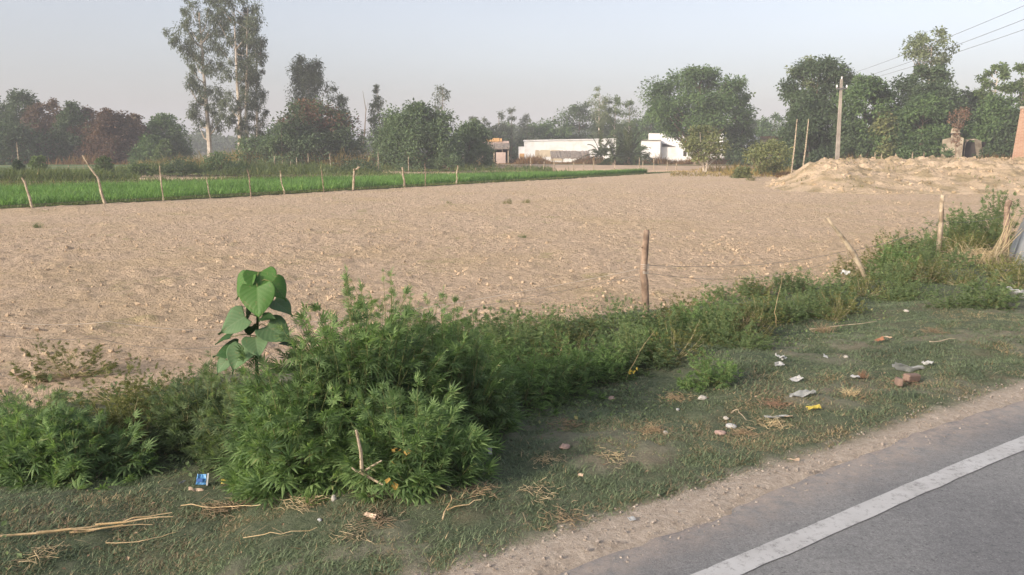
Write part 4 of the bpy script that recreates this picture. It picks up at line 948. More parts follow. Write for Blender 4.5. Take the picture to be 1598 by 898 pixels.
def hemp(name, label, loc, h, rx, ry, ntips, per, lsz, mk, seed, smk='hstem', group=None, lo=False, low=.05, cat='plant', spiky=.25):
    """branching weed: leafy tips spread through a dome, each with a whorl of palmate leaves down its last part"""
    r_ = np.random.default_rng(seed); root = empty(name, loc); tag(root, label, cat, group)
    u = r_.random(ntips); a = r_.random(ntips)*2*pi; el = np.arcsin(low+(1-low)*u)
    q = .55+.5*r_.random(ntips)**.7; q = q*(1+spiky*(r_.random(ntips)-.4)*(u > .45))
    sh = .75+.5*vn(np.cos(a)*1.5+seed, np.sin(a)*1.5+seed, 3)
    T = np.stack([np.cos(a)*np.cos(el)*rx*q*sh, np.sin(a)*np.cos(el)*ry*q*sh, np.maximum(np.sin(el)**.85*h*q, .04)], -1)
    root0 = T*np.array([.18, .18, 0])
    ax = nrm(nrm(T*np.array([1, 1, .5])/np.array([rx, ry, h])) + np.array([0, 0, 1.2]) + r_.normal(size=(ntips, 3))*.15)
    ln = (.10+.16*r_.random(ntips))*(.5+h*.6)*(1+.9*np.clip(T[:, 2]/h, 0, 1)**2)
    idx = np.repeat(np.arange(ntips), per); N = len(idx); f = r_.random(N)**1.15
    P = T[idx] - ax[idx]*(f*ln[idx])[:, None]
    ph = r_.random(N)*2*pi; rad = np.stack([np.cos(ph), np.sin(ph), np.zeros(N)], -1)
    dr = nrm(rad*(.35+.9*f)[:, None] + ax[idx]*(1.0-.95*f)[:, None] + np.array([0, 0, -.30])*f[:, None] + r_.normal(size=(N, 3))*.2)
    up = nrm(np.array([0, 0, 1.]) + rad*.35 + r_.normal(size=(N, 3))*.25)
    rot = frames(dr, up); sc = lsz*(.45+.35*f+.35*r_.random(N))*(1.12-.55*np.clip(T[idx, 2]/h, 0, 1)**1.5)
    P = P + dr*(sc*.25)[:, None]; P[:, 2] = np.maximum(P[:, 2], .015)
    mb = MB(); scatter(mb, QV if lo else PV, QF if lo else PF, P, rot, sc); mb.build('foliage', M[mk], root)
    mb = MB(); sel = r_.choice(ntips, min(ntips, 400 if not lo else 30), replace=False)
    for i in sel:
        b = root0[i]*.6; e = T[i]; mid = b*.35+e*.65; mid[2] = e[2]*.5
        mb.tube([b, mid, e-ax[i]*ln[i]*.5, e], np.array([1, .7, .45, .2])*.0045*(.6+h*.5), 5, False)
    mb.build('stem', M[smk], root)
    return root
def gz(x, y): return float(G(x, y))
def place(px, Y): x = pt(px, 600, Y)[0]; return (x, Y, gz(x, Y)-.01)
G1 = 'large wild hemp plants by the road'
hemp('hemp_plant', 'biggest bushy wild hemp plant, tallest at the middle, hiding the post foot of the field', place(560, 4.65), 1.06, .60, .58, 300, 12, .135, 'hemp', 301, group=G1)
hemp('hemp_plant', 'bushy hemp plant whose fronds droop over the blue and yellow wrappers', place(468, 4.25), .68, .42, .42, 210, 12, .13, 'hemp', 302, group=G1)
hemp('hemp_plant', 'low dark hemp plant in front with a pale broken branch and orange leaves', place(640, 4.02), .50, .46, .34, 165, 11, .125, 'hemp', 303, group=G1)
hemp('hemp_plant', 'hemp plant with many thin upright tips beside the tallest one', place(695, 5.0), .84, .50, .5, 220, 11, .12, 'hemp', 304, group=G1, spiky=.3)
hemp('hemp_plant', 'pale green hemp plant rising behind the big bush against the soil', place(610, 5.3), 1.02, .52, .4, 140, 10, .105, 'hemp', 305, group=G1, spiky=.3)
hemp('hemp_plant', 'greyish hemp plant at the outer edge of the big bush under the sapling', place(325, 4.95), .62, .44, .34, 150, 10, .105, 'hemp2', 306, group=G1)
hemp('hemp_plant', 'fine leaved hemp plant wrapped round the stem of the broad-leaved sapling', place(385, 4.62), .66, .36, .3, 130, 10, .085, 'hemp2', 307, group=G1)
# left cluster
G2 = 'weeds left of the big hemp bush'
hemp('hemp_plant', 'bright green hemp plant cut by the photo edge', place(15, 4.55), .46, .42, .35, 130, 10, .12, 'hemp', 311, group=G2)
hemp('hemp_plant', 'bright green low hemp plant with broad drooping leaves near the photo edge', place(110, 4.45), .40, .38, .3, 120, 10, .12, 'hemp', 312, group=G2)
hemp('hemp_plant', 'dull green hemp plant behind the bright low ones', place(60, 5.1), .44, .42, .35, 110, 10, .10, 'hemp2', 313, group=G2)
hemp('weed_plant', 'yellowish seeding weed standing tall before the ploughed soil', place(215, 5.1), .62, .34, .3, 120, 10, .055, 'weed', 314, 'drystem', group=G2, lo=True)
hemp('weed_plant', 'brownish drying weed in the dark gap between hemp plants', place(185, 4.85), .42, .34, .3, 110, 10, .05, 'weed', 315, 'drystem', group=G2, lo=True)
hemp('weed_plant', 'olive weed close beside the big bush', place(275, 5.0), .50, .34, .3, 110, 10, .05, 'hemp2', 316, 'drystem', group=G2, lo=True)
hemp('weed_plant', 'lone sparse bushy weed growing in the ploughed soil', place(112, 7.0), .42, .46, .36, 55, 9, .06, 'weed', 317, 'drystem', lo=True)
hemp('weed_plant', 'wispy yellow-green weed on the field edge behind the seeding weed', place(180, 6.1), .35, .5, .35, 50, 8, .05, 'weed', 318, 'drystem', group=G2, lo=True)
# hedge of lower weeds from the bush to the post and beyond (copies of five kinds)
protos = []
for k, (hh_, mk, lz_, nt_) in enumerate(((.50, 'hemp', .085, 62), (.44, 'hemp2', .075, 62), (.58, 'hemp2', .075, 66), (.34, 'hemp2', .055, 62), (.42, 'weed', .05, 70))):
    protos.append(hemp('hemp_plant' if k < 4 else 'weed_plant', 'x', (0, 0, -50), hh_, .38, .36, nt_, 10, lz_, mk, 330+k, 'hstem' if k < 4 else 'drystem', lo=True))
used = [False]*5
LBH = {0: 'bright green feathery low hemp plant', 1: 'greyish green leafy hemp plant', 2: 'taller dull green hemp plant',
       3: 'short small leaved grey-green weed', 4: 'yellowish thin leaved weed'}
def hedge(px, py, kind, sc, hs=1.0, label=None):
    x, y, z = at(px, py); P_ = protos[kind]
    if not used[kind]: o = P_; used[kind] = True
    else: o = copy_tree(P_)
    o.location = (x, y, z-.01); s_ = sc*(.9+.2*rng.random()); hs = hs*(.8 if kind == 3 and sc < 1.4 and 1000 < px else 1); o.scale = (s_, s_, s_*hs); o.rotation_euler = (0, 0, rng.random()*6.28)
    zone = (', soil side' if dist(x, y) > 3.6 else ', grass side') + (', just beyond the big bush' if px < 850 else ', before the upright post' if px < 1000 else ', just past the upright post' if px < 1130 else
            ', near the upright dry grass clump' if px < 1325 else ', around the leaning post foot' if px < 1450 else ', around the straw heap')
    tag(o, label or LBH[kind]+zone, 'plant', 'weeds along the near edge of the ploughed field'); return o
HL = [(770, 600, 0, 1.1), (815, 632, 0, 1.0), (868, 618, 0, .95), (800, 575, 2, 1.0), (850, 585, 0, .9), (905, 600, 0, .9), (760, 645, 0, .9), (945, 590, 0, .85), (990, 580, 1, .9),
      (835, 555, 1, .95), (885, 560, 2, .9), (935, 555, 1, .95), (980, 552, 2, .8), (1020, 560, 0, .8), (790, 545, 2, .9), (860, 535, 1, .8), (910, 528, 2, .75), (960, 528, 1, .85), (1010, 530, 1, .8),
      (1050, 560, 4, .9), (1080, 545, 1, .9), (1130, 540, 2, .75), (1170, 530, 1, .85), (1060, 520, 1, .9), (1215, 500, 1, .9), (1260, 495, 1, .85), (1150, 515, 4, .9), (1100, 525, 0, .8), (1310, 490, 4, .8), (1060, 530, 3, 1.1), (1045, 505, 4, .8), (1085, 500, 4, .8), (925, 515, 4, .7), (860, 520, 4, .6), (800, 530, 4, .6), (1190, 500, 4, .8), (1300, 500, 4, .6), (1110, 600, 0, .55), (1160, 545, 3, 1.2), 
      (1130, 505, 3, 1.0), (1170, 490, 3, 1.1), (1250, 480, 3, 1.2), (1300, 475, 1, .95), (1130, 470, 3, 1.1), (1190, 462, 3, 1.1),
      (1240, 458, 1, .9), (1350, 462, 1, .95), (1390, 470, 3, 1.2), (1400, 450, 2, .85), (1430, 465, 3, 1.1), (1320, 448, 3, 1.1), (1380, 436, 1, 1.0), (1430, 436, 2, 1.0),
      (1395, 420, 0, 1.2), (1440, 412, 1, .9), (1420, 405, 1, 1.2), (1480, 420, 3, 1.3), (1465, 402, 3, .8), (1500, 400, 1, 1.3), (1490, 384, 2, 1.3), (1400, 396, 4, 1.2), (1370, 412, 4, 1.0), (1330, 430, 4, .8),
      (1535, 388, 2, 1.45), (1550, 378, 1, 1.6), (1515, 392, 4, 1.5), (1450, 388, 1, 1.2), (1540, 478, 1, .9), (1480, 478, 3, 1.1), (1450, 440, 4, 1.0), (1500, 446, 4, .8),
      (1230, 450, 4, .7), (1175, 460, 4, .7), (700, 560, 1, .8), (745, 560, 2, .9), (640, 520, 2, .8), (290, 640, 4, .9), (230, 650, 3, 1.0), (1590, 450, 4, 1.1), (1560, 430, 4, 1.0)]
for ih, (px, py, kd, sc) in enumerate(HL):
    if kd in (0, 1, 2) and ih % 6 == 4: kd, sc = 4, sc*1.05
    if kd == 1 and ih % 9 == 2 and px < 1400: continue
    sc *= .75+.5*rng.random()
    x_, y_, z_ = at(px, py); hedge(px, py, kd, sc, label=None)
hedge(1555, 372, 2, 1.5, 1.5, 'tallest green hemp plant beside the dark post and blue-grey sheet')
hedge(1500, 376, 0, 1.15, 1.35, 'pointed green hemp plant just beyond the straw heap')
# tufts in the field
for px, py, sc, lb in ((793, 318, .9, 'small dark weed tuft in the middle of the ploughed field'), (822, 317, .7, 'small brownish weed tuft next to the dark one in the field'), (815, 372, .5, 'tiny green weed nearer the viewer in the ploughed field'),
                       (1172, 282, 1.6, 'dark weedy tuft at the foot of the earth bank'), (60, 355, .6, 'faint green tuft in the ploughed field below the crooked post'), (700, 318, .5, 'flat yellowish tuft in the ploughed field')):
    o = hedge(px, py, 4 if 'green' not in lb else 3, sc, .45, lb); o['group'] = 'weed tufts in the ploughed field'; o.scale[2] *= 1.6; o.scale[0] *= .7; o.scale[1] *= .7

# yellow flowers bush and orange leaves
def small_leaves(name, label, cat, pts_, sz, mk, n, spread, seed, group=None):
    r_ = np.random.default_rng(seed); c = np.array(pts_); P = c[r_.integers(0, len(c), n)] + r_.normal(size=(n, 3))*spread
    mb = MB(); rot = frames(nrm(r_.normal(size=(n, 3))+np.array([0, 0, -.4])), nrm(r_.normal(size=(n, 3))+np.array([0, -1, 1.])))
    scatter(mb, LV, LF, P, rot, sz*(.6+.8*r_.random(n))); return tag(mb.build(name, M[mk]), label, cat, group)
M['yellowleaf'] = leafmat('yellow_leaf', (.55, .40, .06), (.70, .52, .12), None, .3)
M['orangeleaf'] = leafmat('orange_leaf', (.42, .24, .06), (.52, .34, .10), None, .3)
p_ = [pt(1552, 466, 12.4), pt(1550, 478, 12.3)]; small_leaves('yellow_flowers', 'cluster of yellow flowers on the weeds near the white rag', 'flowers', p_, .05, 'yellowleaf', 26, .035, 1)
p_ = [pt(618, 702, 3.74), pt(636, 704, 3.74), pt(614, 724, 3.7), pt(612, 748, 3.66)]; small_leaves('withered_leaves', 'few orange yellow withered leaves hanging in the low hemp plant', 'leaves', p_, .035, 'orangeleaf', 14, .012, 2)
p_ = [pt(985, 578, 6.2)]; small_leaves('withered_leaves', 'yellow withered leaf whorl in the hedge below the fence post', 'leaves', p_, .035, 'yellowleaf', 5, .015, 3)
# broken pale branch in the bush
mb = MB(); Q = lambda a, b, Yq=3.72: pt(a, b, Yq)
mb.tube([Q(556, 672, 3.85), Q(563, 705), Q(565, 738)], [.007, .009, .011], 7); mb.tube([Q(565, 738), Q(585, 750), Q(598, 757, 3.65)], [.010, .007, .004], 6)
mb.tube([Q(565, 738), Q(580, 728), Q(596, 719)], [.008, .006, .004], 6); mb.tube([Q(565, 738), Q(555, 735), Q(549, 730)], [.008, .005, .004], 6)
tag(mb.build('broken_branch', M['palewood']), 'pale forked broken branch caught at the front of the low hemp plant', 'branch')

# ------------------------------------------------------------------ broad-leaved sapling
def heart(name, c, tip, nor, size, mk, parent, label=None, wid=1.0):
    nu, nv = 25, 31; u, v = np.meshgrid(np.linspace(-1, 1, nu), np.linspace(0, 1, nv))
    w_ = .52*np.sin(np.clip(v*1.02+.10, 0, 1)**.62*pi)**.85*wid; w_[-1] = .002
    yy = v + .12*np.abs(u)*(1-v)**2*-1.0; xx = u*w_
    ph_ = (c[0]*37+c[2]*53); zz = .10*np.abs(xx)*1.2 - .14*(v-.4)**2 + .016*np.abs(np.sin((v-.38*np.abs(u))*7.5*pi))*np.sqrt(np.abs(u)) + .035*np.sin(v*7+ph_)*np.abs(u)**2 + .05*np.sin(u*2.4+ph_)*v
    V = np.stack([xx, yy-.5, zz], -1).reshape(-1, 3)*size
    y = nrm(np.array(tip, float)); x = nrm(np.cross(y, np.array(nor, float))); z = np.cross(x, y)
    V = V @ np.stack([x, y, z]) + np.array(c)
    vein = np.maximum(np.exp(-(u/.045)**2), .75*np.exp(-((((v-.38*np.abs(u))*7.5) % 1-.5)/.13)**2)*(1-.5*np.abs(u)))
    mb = MB(); mb.add(V, grid_faces(nu, nv)); o = mb.build(name, M[mk], parent, True, {'vein': vein.ravel()})
    sm = o.modifiers.new('thick', 'SOLIDIFY'); sm.thickness = .0012
    if label: o['label'] = label
    return V.reshape(nv, nu, 3)[0, nu//2]
sx, sy, sz_ = place(400, 4.6); sap = empty('broadleaf_sapling', (sx, sy, sz_))
tag(sap, 'young sapling with big heart shaped leaves rising over the hemp', 'sapling')
off = np.array([sx, sy, sz_]); SY = 4.45
stem = [np.array((0, 0, 0.)), pt(400, 560, 4.6)-off, pt(402, 500, 4.6)-off, pt(400, 455, 4.58)-off, pt(402, 432, 4.58)-off]
MB().tube(stem, [.012, .010, .008, .006, .004], 8).build('stem', M['teakdark'], sap)
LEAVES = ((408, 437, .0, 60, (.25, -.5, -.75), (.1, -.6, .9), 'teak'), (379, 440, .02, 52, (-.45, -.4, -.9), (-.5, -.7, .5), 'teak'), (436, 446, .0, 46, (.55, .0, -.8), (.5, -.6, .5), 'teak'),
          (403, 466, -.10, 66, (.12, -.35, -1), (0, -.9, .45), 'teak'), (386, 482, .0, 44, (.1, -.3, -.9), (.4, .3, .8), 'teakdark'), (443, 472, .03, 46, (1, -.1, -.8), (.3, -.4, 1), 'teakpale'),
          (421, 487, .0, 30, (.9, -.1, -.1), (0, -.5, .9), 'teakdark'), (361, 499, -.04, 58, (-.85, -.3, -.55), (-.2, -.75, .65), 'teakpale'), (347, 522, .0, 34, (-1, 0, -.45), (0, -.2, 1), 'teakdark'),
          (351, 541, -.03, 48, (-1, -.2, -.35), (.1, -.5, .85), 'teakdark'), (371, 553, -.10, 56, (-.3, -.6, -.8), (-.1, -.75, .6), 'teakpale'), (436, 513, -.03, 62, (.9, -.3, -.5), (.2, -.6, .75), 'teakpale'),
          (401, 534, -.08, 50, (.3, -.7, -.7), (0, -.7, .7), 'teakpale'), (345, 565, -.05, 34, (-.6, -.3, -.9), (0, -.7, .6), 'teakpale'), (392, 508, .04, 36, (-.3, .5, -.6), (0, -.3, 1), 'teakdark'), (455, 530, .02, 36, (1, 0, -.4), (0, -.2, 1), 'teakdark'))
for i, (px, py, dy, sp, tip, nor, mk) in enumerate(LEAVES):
    c = pt(px, py+9, 4.55+dy)-off; base = heart('leaf', c, tip, nor, sp*4.55/F*.84, mk, sap, {'teakpale': 'dull grey-green leaf', 'teakdark': 'leaf with shade painted into its green'}.get(mk), 1.0 if sp > 40 else .8)
    zt_ = base[2]; st0 = np.array([np.interp(max(zt_-.01, 0), [s__[2] for s__ in stem], [s__[k] for s__ in stem]) for k in range(3)])
    MB().tube([st0, (st0+base)/2+np.array([0, 0, .015]), base], [.0035, .003, .0025], 5).build('petiole', M['hstem'], sap)

# ------------------------------------------------------------------ straw heaps, stalks, litter
def tuft(name, label, px, py, n, L, spread, mk, seed, upw=.6, group='dry grass tufts on the verge', wdt=.0015, cat='dry grass'):
    x, y, z = at(px, py); r_ = np.random.default_rng(seed); mb = MB()
    for k in range(int(n*1.6)):
        a = r_.random()*6.28; el = upw*(.3+r_.random()); l = L*.7*(.4+.7*r_.random()); spread = min(spread, .05 if L < .4 else spread); b = np.array([r_.normal(0, spread), r_.normal(0, spread), r_.random()*.02])
        d = np.array([cos(a)*cos(el), sin(a)*cos(el), sin(el)]); kk = r_.normal(size=(3, 3))*l*.11*(1 if upw < .8 else .5); pts_ = [b, b+d*l*.35+kk[0], b+d*l*.7+kk[1]-np.array([0, 0, .08*l]), b+d*l+kk[2]-np.array([0, 0, .28*l])]
        pts_ = [np.array([q[0], q[1], max(q[2], .012)]) for q in pts_]
        mb.tube(pts_, np.array([1, .9, .6, .25])*wdt*(.6+.8*r_.random()), 4, False)
    o = mb.build(name, M[mk]); o.location = (x, y, z); return tag(o, label, cat, group)
M['straw'] = leafmat('straw', (.38, .30, .18), (.58, .47, .31), None, .2, clump=3)
M['strawbrown'] = leafmat('brown_straw', (.28, .20, .12), (.42, .32, .21), None, .2, clump=3)
M['strawred'] = leafmat('reddish_straw', (.24, .15, .10), (.36, .23, .16), None, .2, clump=3)
tuft('straw_heap', 'big pale heap of bent straw beside the blue-grey sheet', 1535, 412, 230, .75, .22, 'straw', 1, .9, group='straw heaps', wdt=.006, cat='straw')
for i, (px, py, n, L, sp, mk, up_, lb) in enumerate((
    (1172, 512, 110, .30, .07, 'straw', 1.2, 'upright dry grass clump among the green weeds'),
    (1285, 520, 60, .22, .06, 'strawbrown', 1.2, 'small upright dry grass clump near the middle of the verge'),
    (1030, 500, 70, .20, .12, 'strawbrown', .9, 'reddish brown dry weeds at the foot of the upright post'),
    (1346, 592, 46, .13, .015, 'strawred', 1.4, 'fan shaped russet dry tuft standing in the grass'),
    (1328, 618, 46, .14, .03, 'straw', .9, 'bright straw tuft under the russet fan'),
    (1212, 635, 60, .10, .05, 'strawred', .7, 'flat reddish dead weed near the yellow wrapper'),
    (1022, 676, 60, .16, .06, 'strawbrown', .6, 'largest tan straw clump on the open grass'),
    (890, 665, 40, .13, .09, 'strawbrown', .4, 'scattered tan straw before the green hedge'),
    (855, 722, 34, .12, .05, 'straw', .5, 'small straw clump below the pink stone'),
    (960, 716, 34, .10, .05, 'straw', .3, 'short straw pieces on the grass beyond the pink stone'),
    (885, 812, 40, .12, .06, 'strawbrown', .4, 'tan straw near the dusty shoulder at the photo bottom'),
    (840, 772, 30, .12, .05, 'straw', .4, 'pale straw between the shoulder and the small straw clump'),
    (1160, 680, 60, .14, .12, 'strawbrown', .3, 'band of brown straw beside the white stone'),
    (1205, 668, 40, .12, .05, 'straw', .6, 'tangle of pale stalks by the grey plastic strip'),
    (1060, 625, 60, .14, .14, 'strawbrown', .4, 'brown dead weeds on the low hump'),
    (1410, 600, 34, .12, .05, 'strawred', .4, 'russet twigs next to the brick pieces'),
    (745, 772, 36, .14, .07, 'strawbrown', .4, 'brown straw at the corner of the big bush'),
    (1460, 520, 40, .2, .12, 'strawbrown', .4, 'flat brown straw patch beyond the hemp patch'),
    (345, 795, 50, .18, .12, 'strawbrown', .25, 'flattened reddish straw below the wrappers'),
    (590, 815, 44, .14, .10, 'strawbrown', .3, 'curled brown leaves and straw in front of the big bush'),
    (480, 790, 44, .16, .12, 'straw', .3, 'pale dry stalks under the big bush'),
    (60, 870, 34, .14, .08, 'straw', .3, 'pale dry grass at the bottom corner'),
    (1585, 395, 90, .45, .25, 'strawbrown', 1.0, 'brown dry grass at the foot of the blue-grey sheet'),
    (560, 835, 30, .12, .1, 'straw', .3, 'sparse straw on the turf at the photo bottom'))):
    tuft('dry_grass_tuft', lb, px, py, n, L, sp, mk, 400+i, up_)
# leaning reeds by the sheet
mb = MB(); r_ = np.random.default_rng(8)
for k in range(15):
    Yk = 13.6+r_.random()*.5; b = pt(1540+r_.random()*34, 400, Yk); e = pt(1566+r_.random()*40, 325+r_.random()*36, Yk+.1); mb.tube([b, (b+e)/2+r_.normal(0, .01, 3), e], [.007, .006, .003], 5, False)
tag(mb.build('reed_bundle', M['straw']), 'pale dry reeds leaning against the blue-grey sheet', 'reeds')
# blue-grey sheet draped over something at the right border
M['tarp'] = noisemat('grey_tarp', (.13, .15, .165), (.22, .24, .255), 2.5, (.20, .20, .19), 1.2, rough=.7, bs=.5, bd=.03)
TX, TY, TH = pt(1580, 350, 14.3)[0], 14.3, pt(1590, 342, 14.3)[2]
xs_ = np.linspace(TX, TX+3.2, 60); ys_ = np.linspace(TY-.7, TY+1.6, 44); XX, YY = np.meshgrid(xs_, ys_); zg = gz(TX+1, TY)
bx_ = sst(TX-.02, TX+.28, XX + .25*(fbm(YY*1.5, YY*0, 2, 4)-.5))*(1-sst(TX+2.8, TX+3.2, XX)); by_ = sst(TY-.65, TY-.15, YY + .3*(fbm(XX*1.5, XX*0, 2, 9)-.5))*(1-sst(TY+1.1, TY+1.6, YY))
ZZ = zg-.05 + (TH-zg+.05)*bx_*by_*(.85+.3*fbm(XX*1.2, YY*1.2, 2, 3)) + .16*bx_*(fbm(XX*5+YY*2, YY*1.0, 3, 6)-.5)
ZZ = ZZ + .05*bx_*by_*(np.abs(fbm(XX*4+YY*3, YY*5-XX, 3, 16)-.5)*2); XX = XX + .64*(YY-TY)
mb = MB(); mb.add(np.stack([XX, YY, ZZ], -1).reshape(-1, 3), grid_faces(60, 44)); o = mb.build('tarpaulin', M['tarp'], None, True)
tag(o, 'blue-grey sheet draped over a low heap beside the dark post', 'tarpaulin')

def stalk(label, pts_, r, mk='palewood', name='dry_stalk', Ys=None, group='dry stalks lying on the verge', cat='stalk'):
    P = []
    for px, py, lift in pts_:
        x, y, z = at(px, py); P.append((x, y, z+lift))
    P = np.array(P); k = len(P); tt = np.linspace(0, k-1, k*3); Q_ = np.stack([np.interp(tt, np.arange(k), P[:, c]) for c in range(3)], -1); Q_ = Q_ + np.random.default_rng(int(pts_[0][0])+99).normal(0, .0045, Q_.shape)
    return tag(MB().tube(Q_, np.linspace(r*.85, r*.35, len(Q_)), 6, True, .3).build(name, M[mk]), label, cat, group)
M['reed'] = noisemat('dry_reed', (.48, .34, .17), (.66, .50, .30), 14)
o = stalk('long split dry reed lying across the bottom left grass', [(-20, 849, .03), (110, 838, .035), (200, 824, .04), (268, 815, .05)], .0065, 'reed')
for a_, b_, r in (((150, 832, .04), (272, 822, .05), .007), ((60, 843, .035), (190, 832, .04), .009), ((110, 838, .03), (240, 826, .03), .006)):
    s2 = stalk('x', [a_, b_], r, 'reed', 'reed_strand'); [s2.__delitem__(k) for k in ('label', 'category', 'group')]; s2.parent = o
stalk('thin dry stalk lying below the wrappers', [(282, 797, .03), (352, 799, .03), (408, 799, .04)], .006*.6, 'reed')
stalk('thin straight twig on the turf in front of the big bush', [(378, 846, .025), (440, 840, .03), (498, 833, .03)], .004*.6, 'reed')
stalk('dry stalk lying under the long split reed', [(165, 858, .025), (230, 852, .03), (275, 842, .03)], .005*.6, 'reed')
stalk('short thick dry stem leaning at the bush corner', [(690, 812, .01), (706, 786, .05)], .007*.6, 'reed')
stalk('pale flat dry stem beside the bush corner', [(700, 800, .02), (750, 789, .03)], .008*.6, 'reed')
stalk('grey twig in the grass before the weeds at the left', [(150, 752, .02), (198, 720, .08)], .005)
stalk('short twig on the grass by the russet tufts', [(1262, 518, .03), (1366, 508, .04)], .008)
stalk('dry stem near the bent weeds right of the dust', [(1450, 540, .03), (1490, 533, .03)], .008)
stalk('curved twig leaning near the plastic scraps', [(1140, 648, .02), (1150, 650, .05), (1165, 660, .02)], .005)
stalk('tall yellow weed stalk standing in the patch', [(1212, 512, 0), (1208, 510, .22), (1216, 505, .5)], .006*.6, 'reed', 'weed_stalk')
stalk('slanting yellow stalk in the hedge under the fence post', [(975, 596, .02), (990, 590, .15), (1018, 575, .34)], .005*.6, 'reed', 'weed_stalk')

# crumpled scraps
def scrap(label, px, py, w_, l_, mk, seed, name='plastic_scrap', lift=.02, tilt=.3, rot=None, cat='litter', crum=.25, group='litter on the verge'):
    r_ = np.random.default_rng(seed); w_, l_ = w_*.8, l_*.8; x, y, z = at(px, py); n = 9; u, v = np.meshgrid(np.linspace(-.5, .5, n), np.linspace(-.5, .5, n))
    h_ = (fbm(u*3+seed, v*3, 3, seed)-.5)*crum*max(w_, l_)*1.6
    sx_ = 1+.35*(fbm(v*2.5+seed, v*0, 2, 1)-.5); V = np.stack([u*w_*sx_, v*l_*(1+.35*(fbm(u*2.5, u*0+seed, 2, 2)-.5)), h_], -1).reshape(-1, 3)
    mb = MB(); mb.add(V, grid_faces(n, n)); o = mb.build(name, M[mk]); sm = o.modifiers.new('thick', 'SOLIDIFY'); sm.thickness = .0015
    o.location = (x, y, z+lift); o.rotation_euler = (tilt, r_.normal(0, .15), rot if rot is not None else r_.random()*6.28)
    return tag(o, label, cat, group)
def plain(name, c, rough=.4): M[name] = noisemat(name, tuple(.88*q for q in c), c, 30, rough=rough, bs=.2, bd=.003, spec=.4); return name
plain('pl_white', (.46, .46, .44)); plain('pl_blue', (.10, .30, .58)); plain('pl_yellow', (.52, .42, .08)); plain('pl_grey', (.32, .33, .32)); plain('pl_orange', (.36, .17, .09)); plain('pl_tan', (.62, .46, .32)); plain('stone_pale', (.42, .39, .34), .9); plain('stone_pink', (.42, .29, .24), .9); plain('brick_piece', (.25, .17, .13), .9); plain('pl_darkblue', (.04, .12, .35))
o = scrap('crumpled blue packet with a pale silvery edge near the big bush', 315, 760, .065, .07, 'pl_blue', 1, 'food_packet', .045, 1.1, .1)
e_ = MB().box(.031, .040, -.034, .034, -.004, .006).build('foil_edge', M['pl_white'], None); e_.parent = o
e_ = MB().box(-.022, .010, -.016, .004, .006, .012).build('printed_panel', M['pl_darkblue'], None); e_.parent = o
scrap('crumpled yellow wrapper touching the edge of the big bush', 351, 759, .05, .035, 'pl_yellow', 2, 'food_packet', .03, .7, .3)
scrap('torn cream paper lying under the blue packet', 306, 770, .10, .03, 'pl_tan', 3, 'paper_scrap', .02, .2, .2)
scrap('small pale strip standing beside the blue packet', 285, 760, .05, .012, 'pl_grey', 4, 'plastic_scrap', .03, .5, .9)
scrap('shiny yellow wrapper lying in the open grass', 1270, 642, .12, .05, 'pl_yellow', 5, 'food_packet', .03, .3, .1)
scrap('white crumpled plastic bag by the lone dark plant', 1218, 564, .10, .09, 'pl_white', 6, 'plastic_bag', .04, .5, crum=.6)
scrap('small white scrap just below the crumpled bag', 1216, 573, .11, .04, 'pl_white', 7, 'plastic_scrap', .03, .3, .3, crum=.4)
scrap('torn white paper with a brown patch on the grass', 1242, 597, .12, .07, 'pl_white', 8, 'paper_scrap', .03, .2, .2)
scrap('long thin translucent plastic strip on the grass', 1253, 620, .24, .05, 'pl_grey', 9, 'plastic_strip', .03, .15, .15)
scrap('grey plastic strip beside the tangled stalks', 1212, 656, .20, .04, 'pl_grey', 10, 'plastic_strip', .03, .15, -.1)
scrap('pale yellow torn wrapper at the end of the grey strip', 1229, 656, .06, .05, 'pl_tan', 11, 'paper_scrap', .03, .4)
scrap('white scrap half way up the verge, near the russet fan', 1334, 593, .09, .04, 'pl_white', 12, 'plastic_scrap', .03, .2, 0)
scrap('long pale plastic ribbon trailing through the grass', 1420, 580, .42, .06, 'pl_grey', 13, 'plastic_strip', .035, .15, .25)
scrap('bright white knot at the end of the plastic ribbon', 1447, 574, .10, .07, 'pl_white', 14, 'plastic_scrap', .05, .4, crum=.6)
scrap('orange brown crumpled wrapper farther up the verge', 1372, 536, .12, .06, 'pl_orange', 15, 'food_packet', .04, .3)
scrap('tan crumpled wrapper next to the orange brown one', 1385, 532, .10, .05, 'pl_tan', 16, 'food_packet', .04, .3)
scrap('white rag lying at the photo edge in the weeds', 1588, 472, .34, .12, 'pl_white', 17, 'rag', .10, .3, -.3, crum=.5)
scrap('pale grey scrap on the grass beyond the straw heap', 1560, 428, .30, .10, 'pl_grey', 18, 'plastic_scrap', .06, .3, .4, crum=.4)
scrap('small white scrap in the weeds below the leaning post', 1318, 448, .15, .08, 'pl_white', 19, 'plastic_scrap', .22, .4, crum=.5)
scrap('white plastic scrap standing in grass right of the big bush', 765, 712, .03, .055, 'pl_white', 20, 'plastic_scrap', .03, 1.0, .1)
scrap('small white folded paper on the edge of the dusty shoulder', 986, 813, .045, .035, 'pl_white', 21, 'paper_scrap', .012, .15, .4, crum=.15)
scrap('crumpled white scrap before the tall weeds on the verge', 1288, 561, .06, .05, 'pl_white', 22, 'plastic_scrap', .03, .4)
scrap('curled tan leaf right at the shoulder edge', 1240, 722, .07, .02, 'pl_tan', 23, 'dead_leaf', .02, .3, .2, 'leaf')
scrap('curled brown dead leaf before the big bush', 578, 813, .07, .03, 'pl_tan', 24, 'dead_leaf', .03, .4, -.3, 'leaf')
scrap('pale dead leaf on the turf below the pink stone', 906, 746, .035, .02, 'pl_tan', 25, 'dead_leaf', .02, .4, -.3, 'leaf')
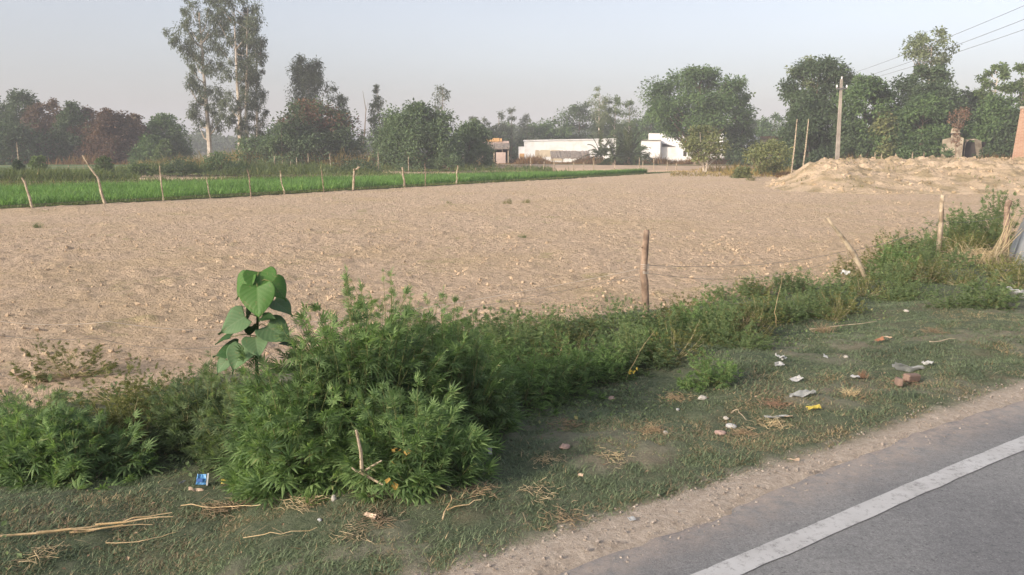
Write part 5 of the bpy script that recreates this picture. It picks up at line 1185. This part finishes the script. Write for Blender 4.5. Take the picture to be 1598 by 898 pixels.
# stones
def stone(label, px, py, s_, mk, seed, name='stone', flat=.55):
    r_ = np.random.default_rng(seed); x, y, z = at(px, py)
    th = np.linspace(0, pi, 8); ph = np.linspace(0, 2*pi, 13)[:-1]; V = []
    ax_ = r_.normal(size=(6, 3)); ax_ = nrm(ax_)
    for a in th:
        for b in ph:
            d = np.array([sin(a)*cos(b), sin(a)*sin(b), cos(a)]); rr_ = 1.0
            for q_ in ax_: rr_ = min(rr_, .78/max(.05, float(d@q_))) if float(d@q_) > .78 else rr_
            V.append(d*rr_*(1+.06*r_.normal()))
    s_ = s_*.8; V = np.array(V)*np.array([1, .75, flat])*s_/2; f = [(i*12+j, (i+1)*12+j, (i+1)*12+(j+1) % 12, i*12+(j+1) % 12) for i in range(7) for j in range(12)]
    o = MB().add(V, f).build(name, M[mk]); o.location = (x, y, z+s_*flat*.2+.004); o.rotation_euler = (0, 0, r_.random()*6.28)
    return tag(o, label, 'stone' if name == 'stone' else 'brick', 'stones on the verge')
stone('flat pinkish stone lying on the open grass', 881, 700, .10, 'stone_pink', 1, flat=.45)
stone('pale round stone under the front of the big bush', 521, 782, .055, 'stone_pale', 2, flat=.9)
stone('small smooth white stone on the turf before the big bush', 499, 814, .035, 'pl_white', 3)
stone('white stone beside the band of brown straw', 1141, 668, .09, 'pl_white', 4)
stone('grey white stone above the one by the straw', 1133, 655, .06, 'stone_pale', 5)
stone('small white stone on the grass before the straw clump', 1058, 641, .045, 'pl_white', 6)
stone('pale stone next to the largest straw clump', 1039, 678, .06, 'stone_pale', 7)
stone('pinkish flat stone on the crest of the low hump', 955, 624, .10, 'stone_pink', 8, flat=.4)
stone('tan stone at the end of the straw band', 1124, 678, .10, 'stone_pink', 9, flat=.4)
stone('pale stone on the grass right of the crumpled bag', 1320, 559, .07, 'stone_pale', 10)
stone('tiny white stone nearest the wrappers', 700, 762, .02, 'pl_white', 11)
stone('pale stone half sunk in brown dead weeds', 1096, 624, .09, 'stone_pale', 12)
stone('small round stone on the far grass', 1414, 487, .08, 'stone_pale', 13)
for i, (px, py, s_) in enumerate(((1422, 598, .075), (1402, 605, .05))):
    x, y, z = at(px, py); mb = MB().box(-s_, s_, -s_*.4, s_*.4, -.03, .03); o = mb.build('brick_fragment', M['brick_piece']); bv = o.modifiers.new('b', 'BEVEL'); bv.width = .012; bv.segments = 2
    o.location = (x, y, z+.045); o.rotation_euler = (.1, .12, .5+i*.9); tag(o, ('larger broken brick fragment on the grass', 'smaller broken brick fragment behind the larger one')[i], 'brick', 'brick fragments')
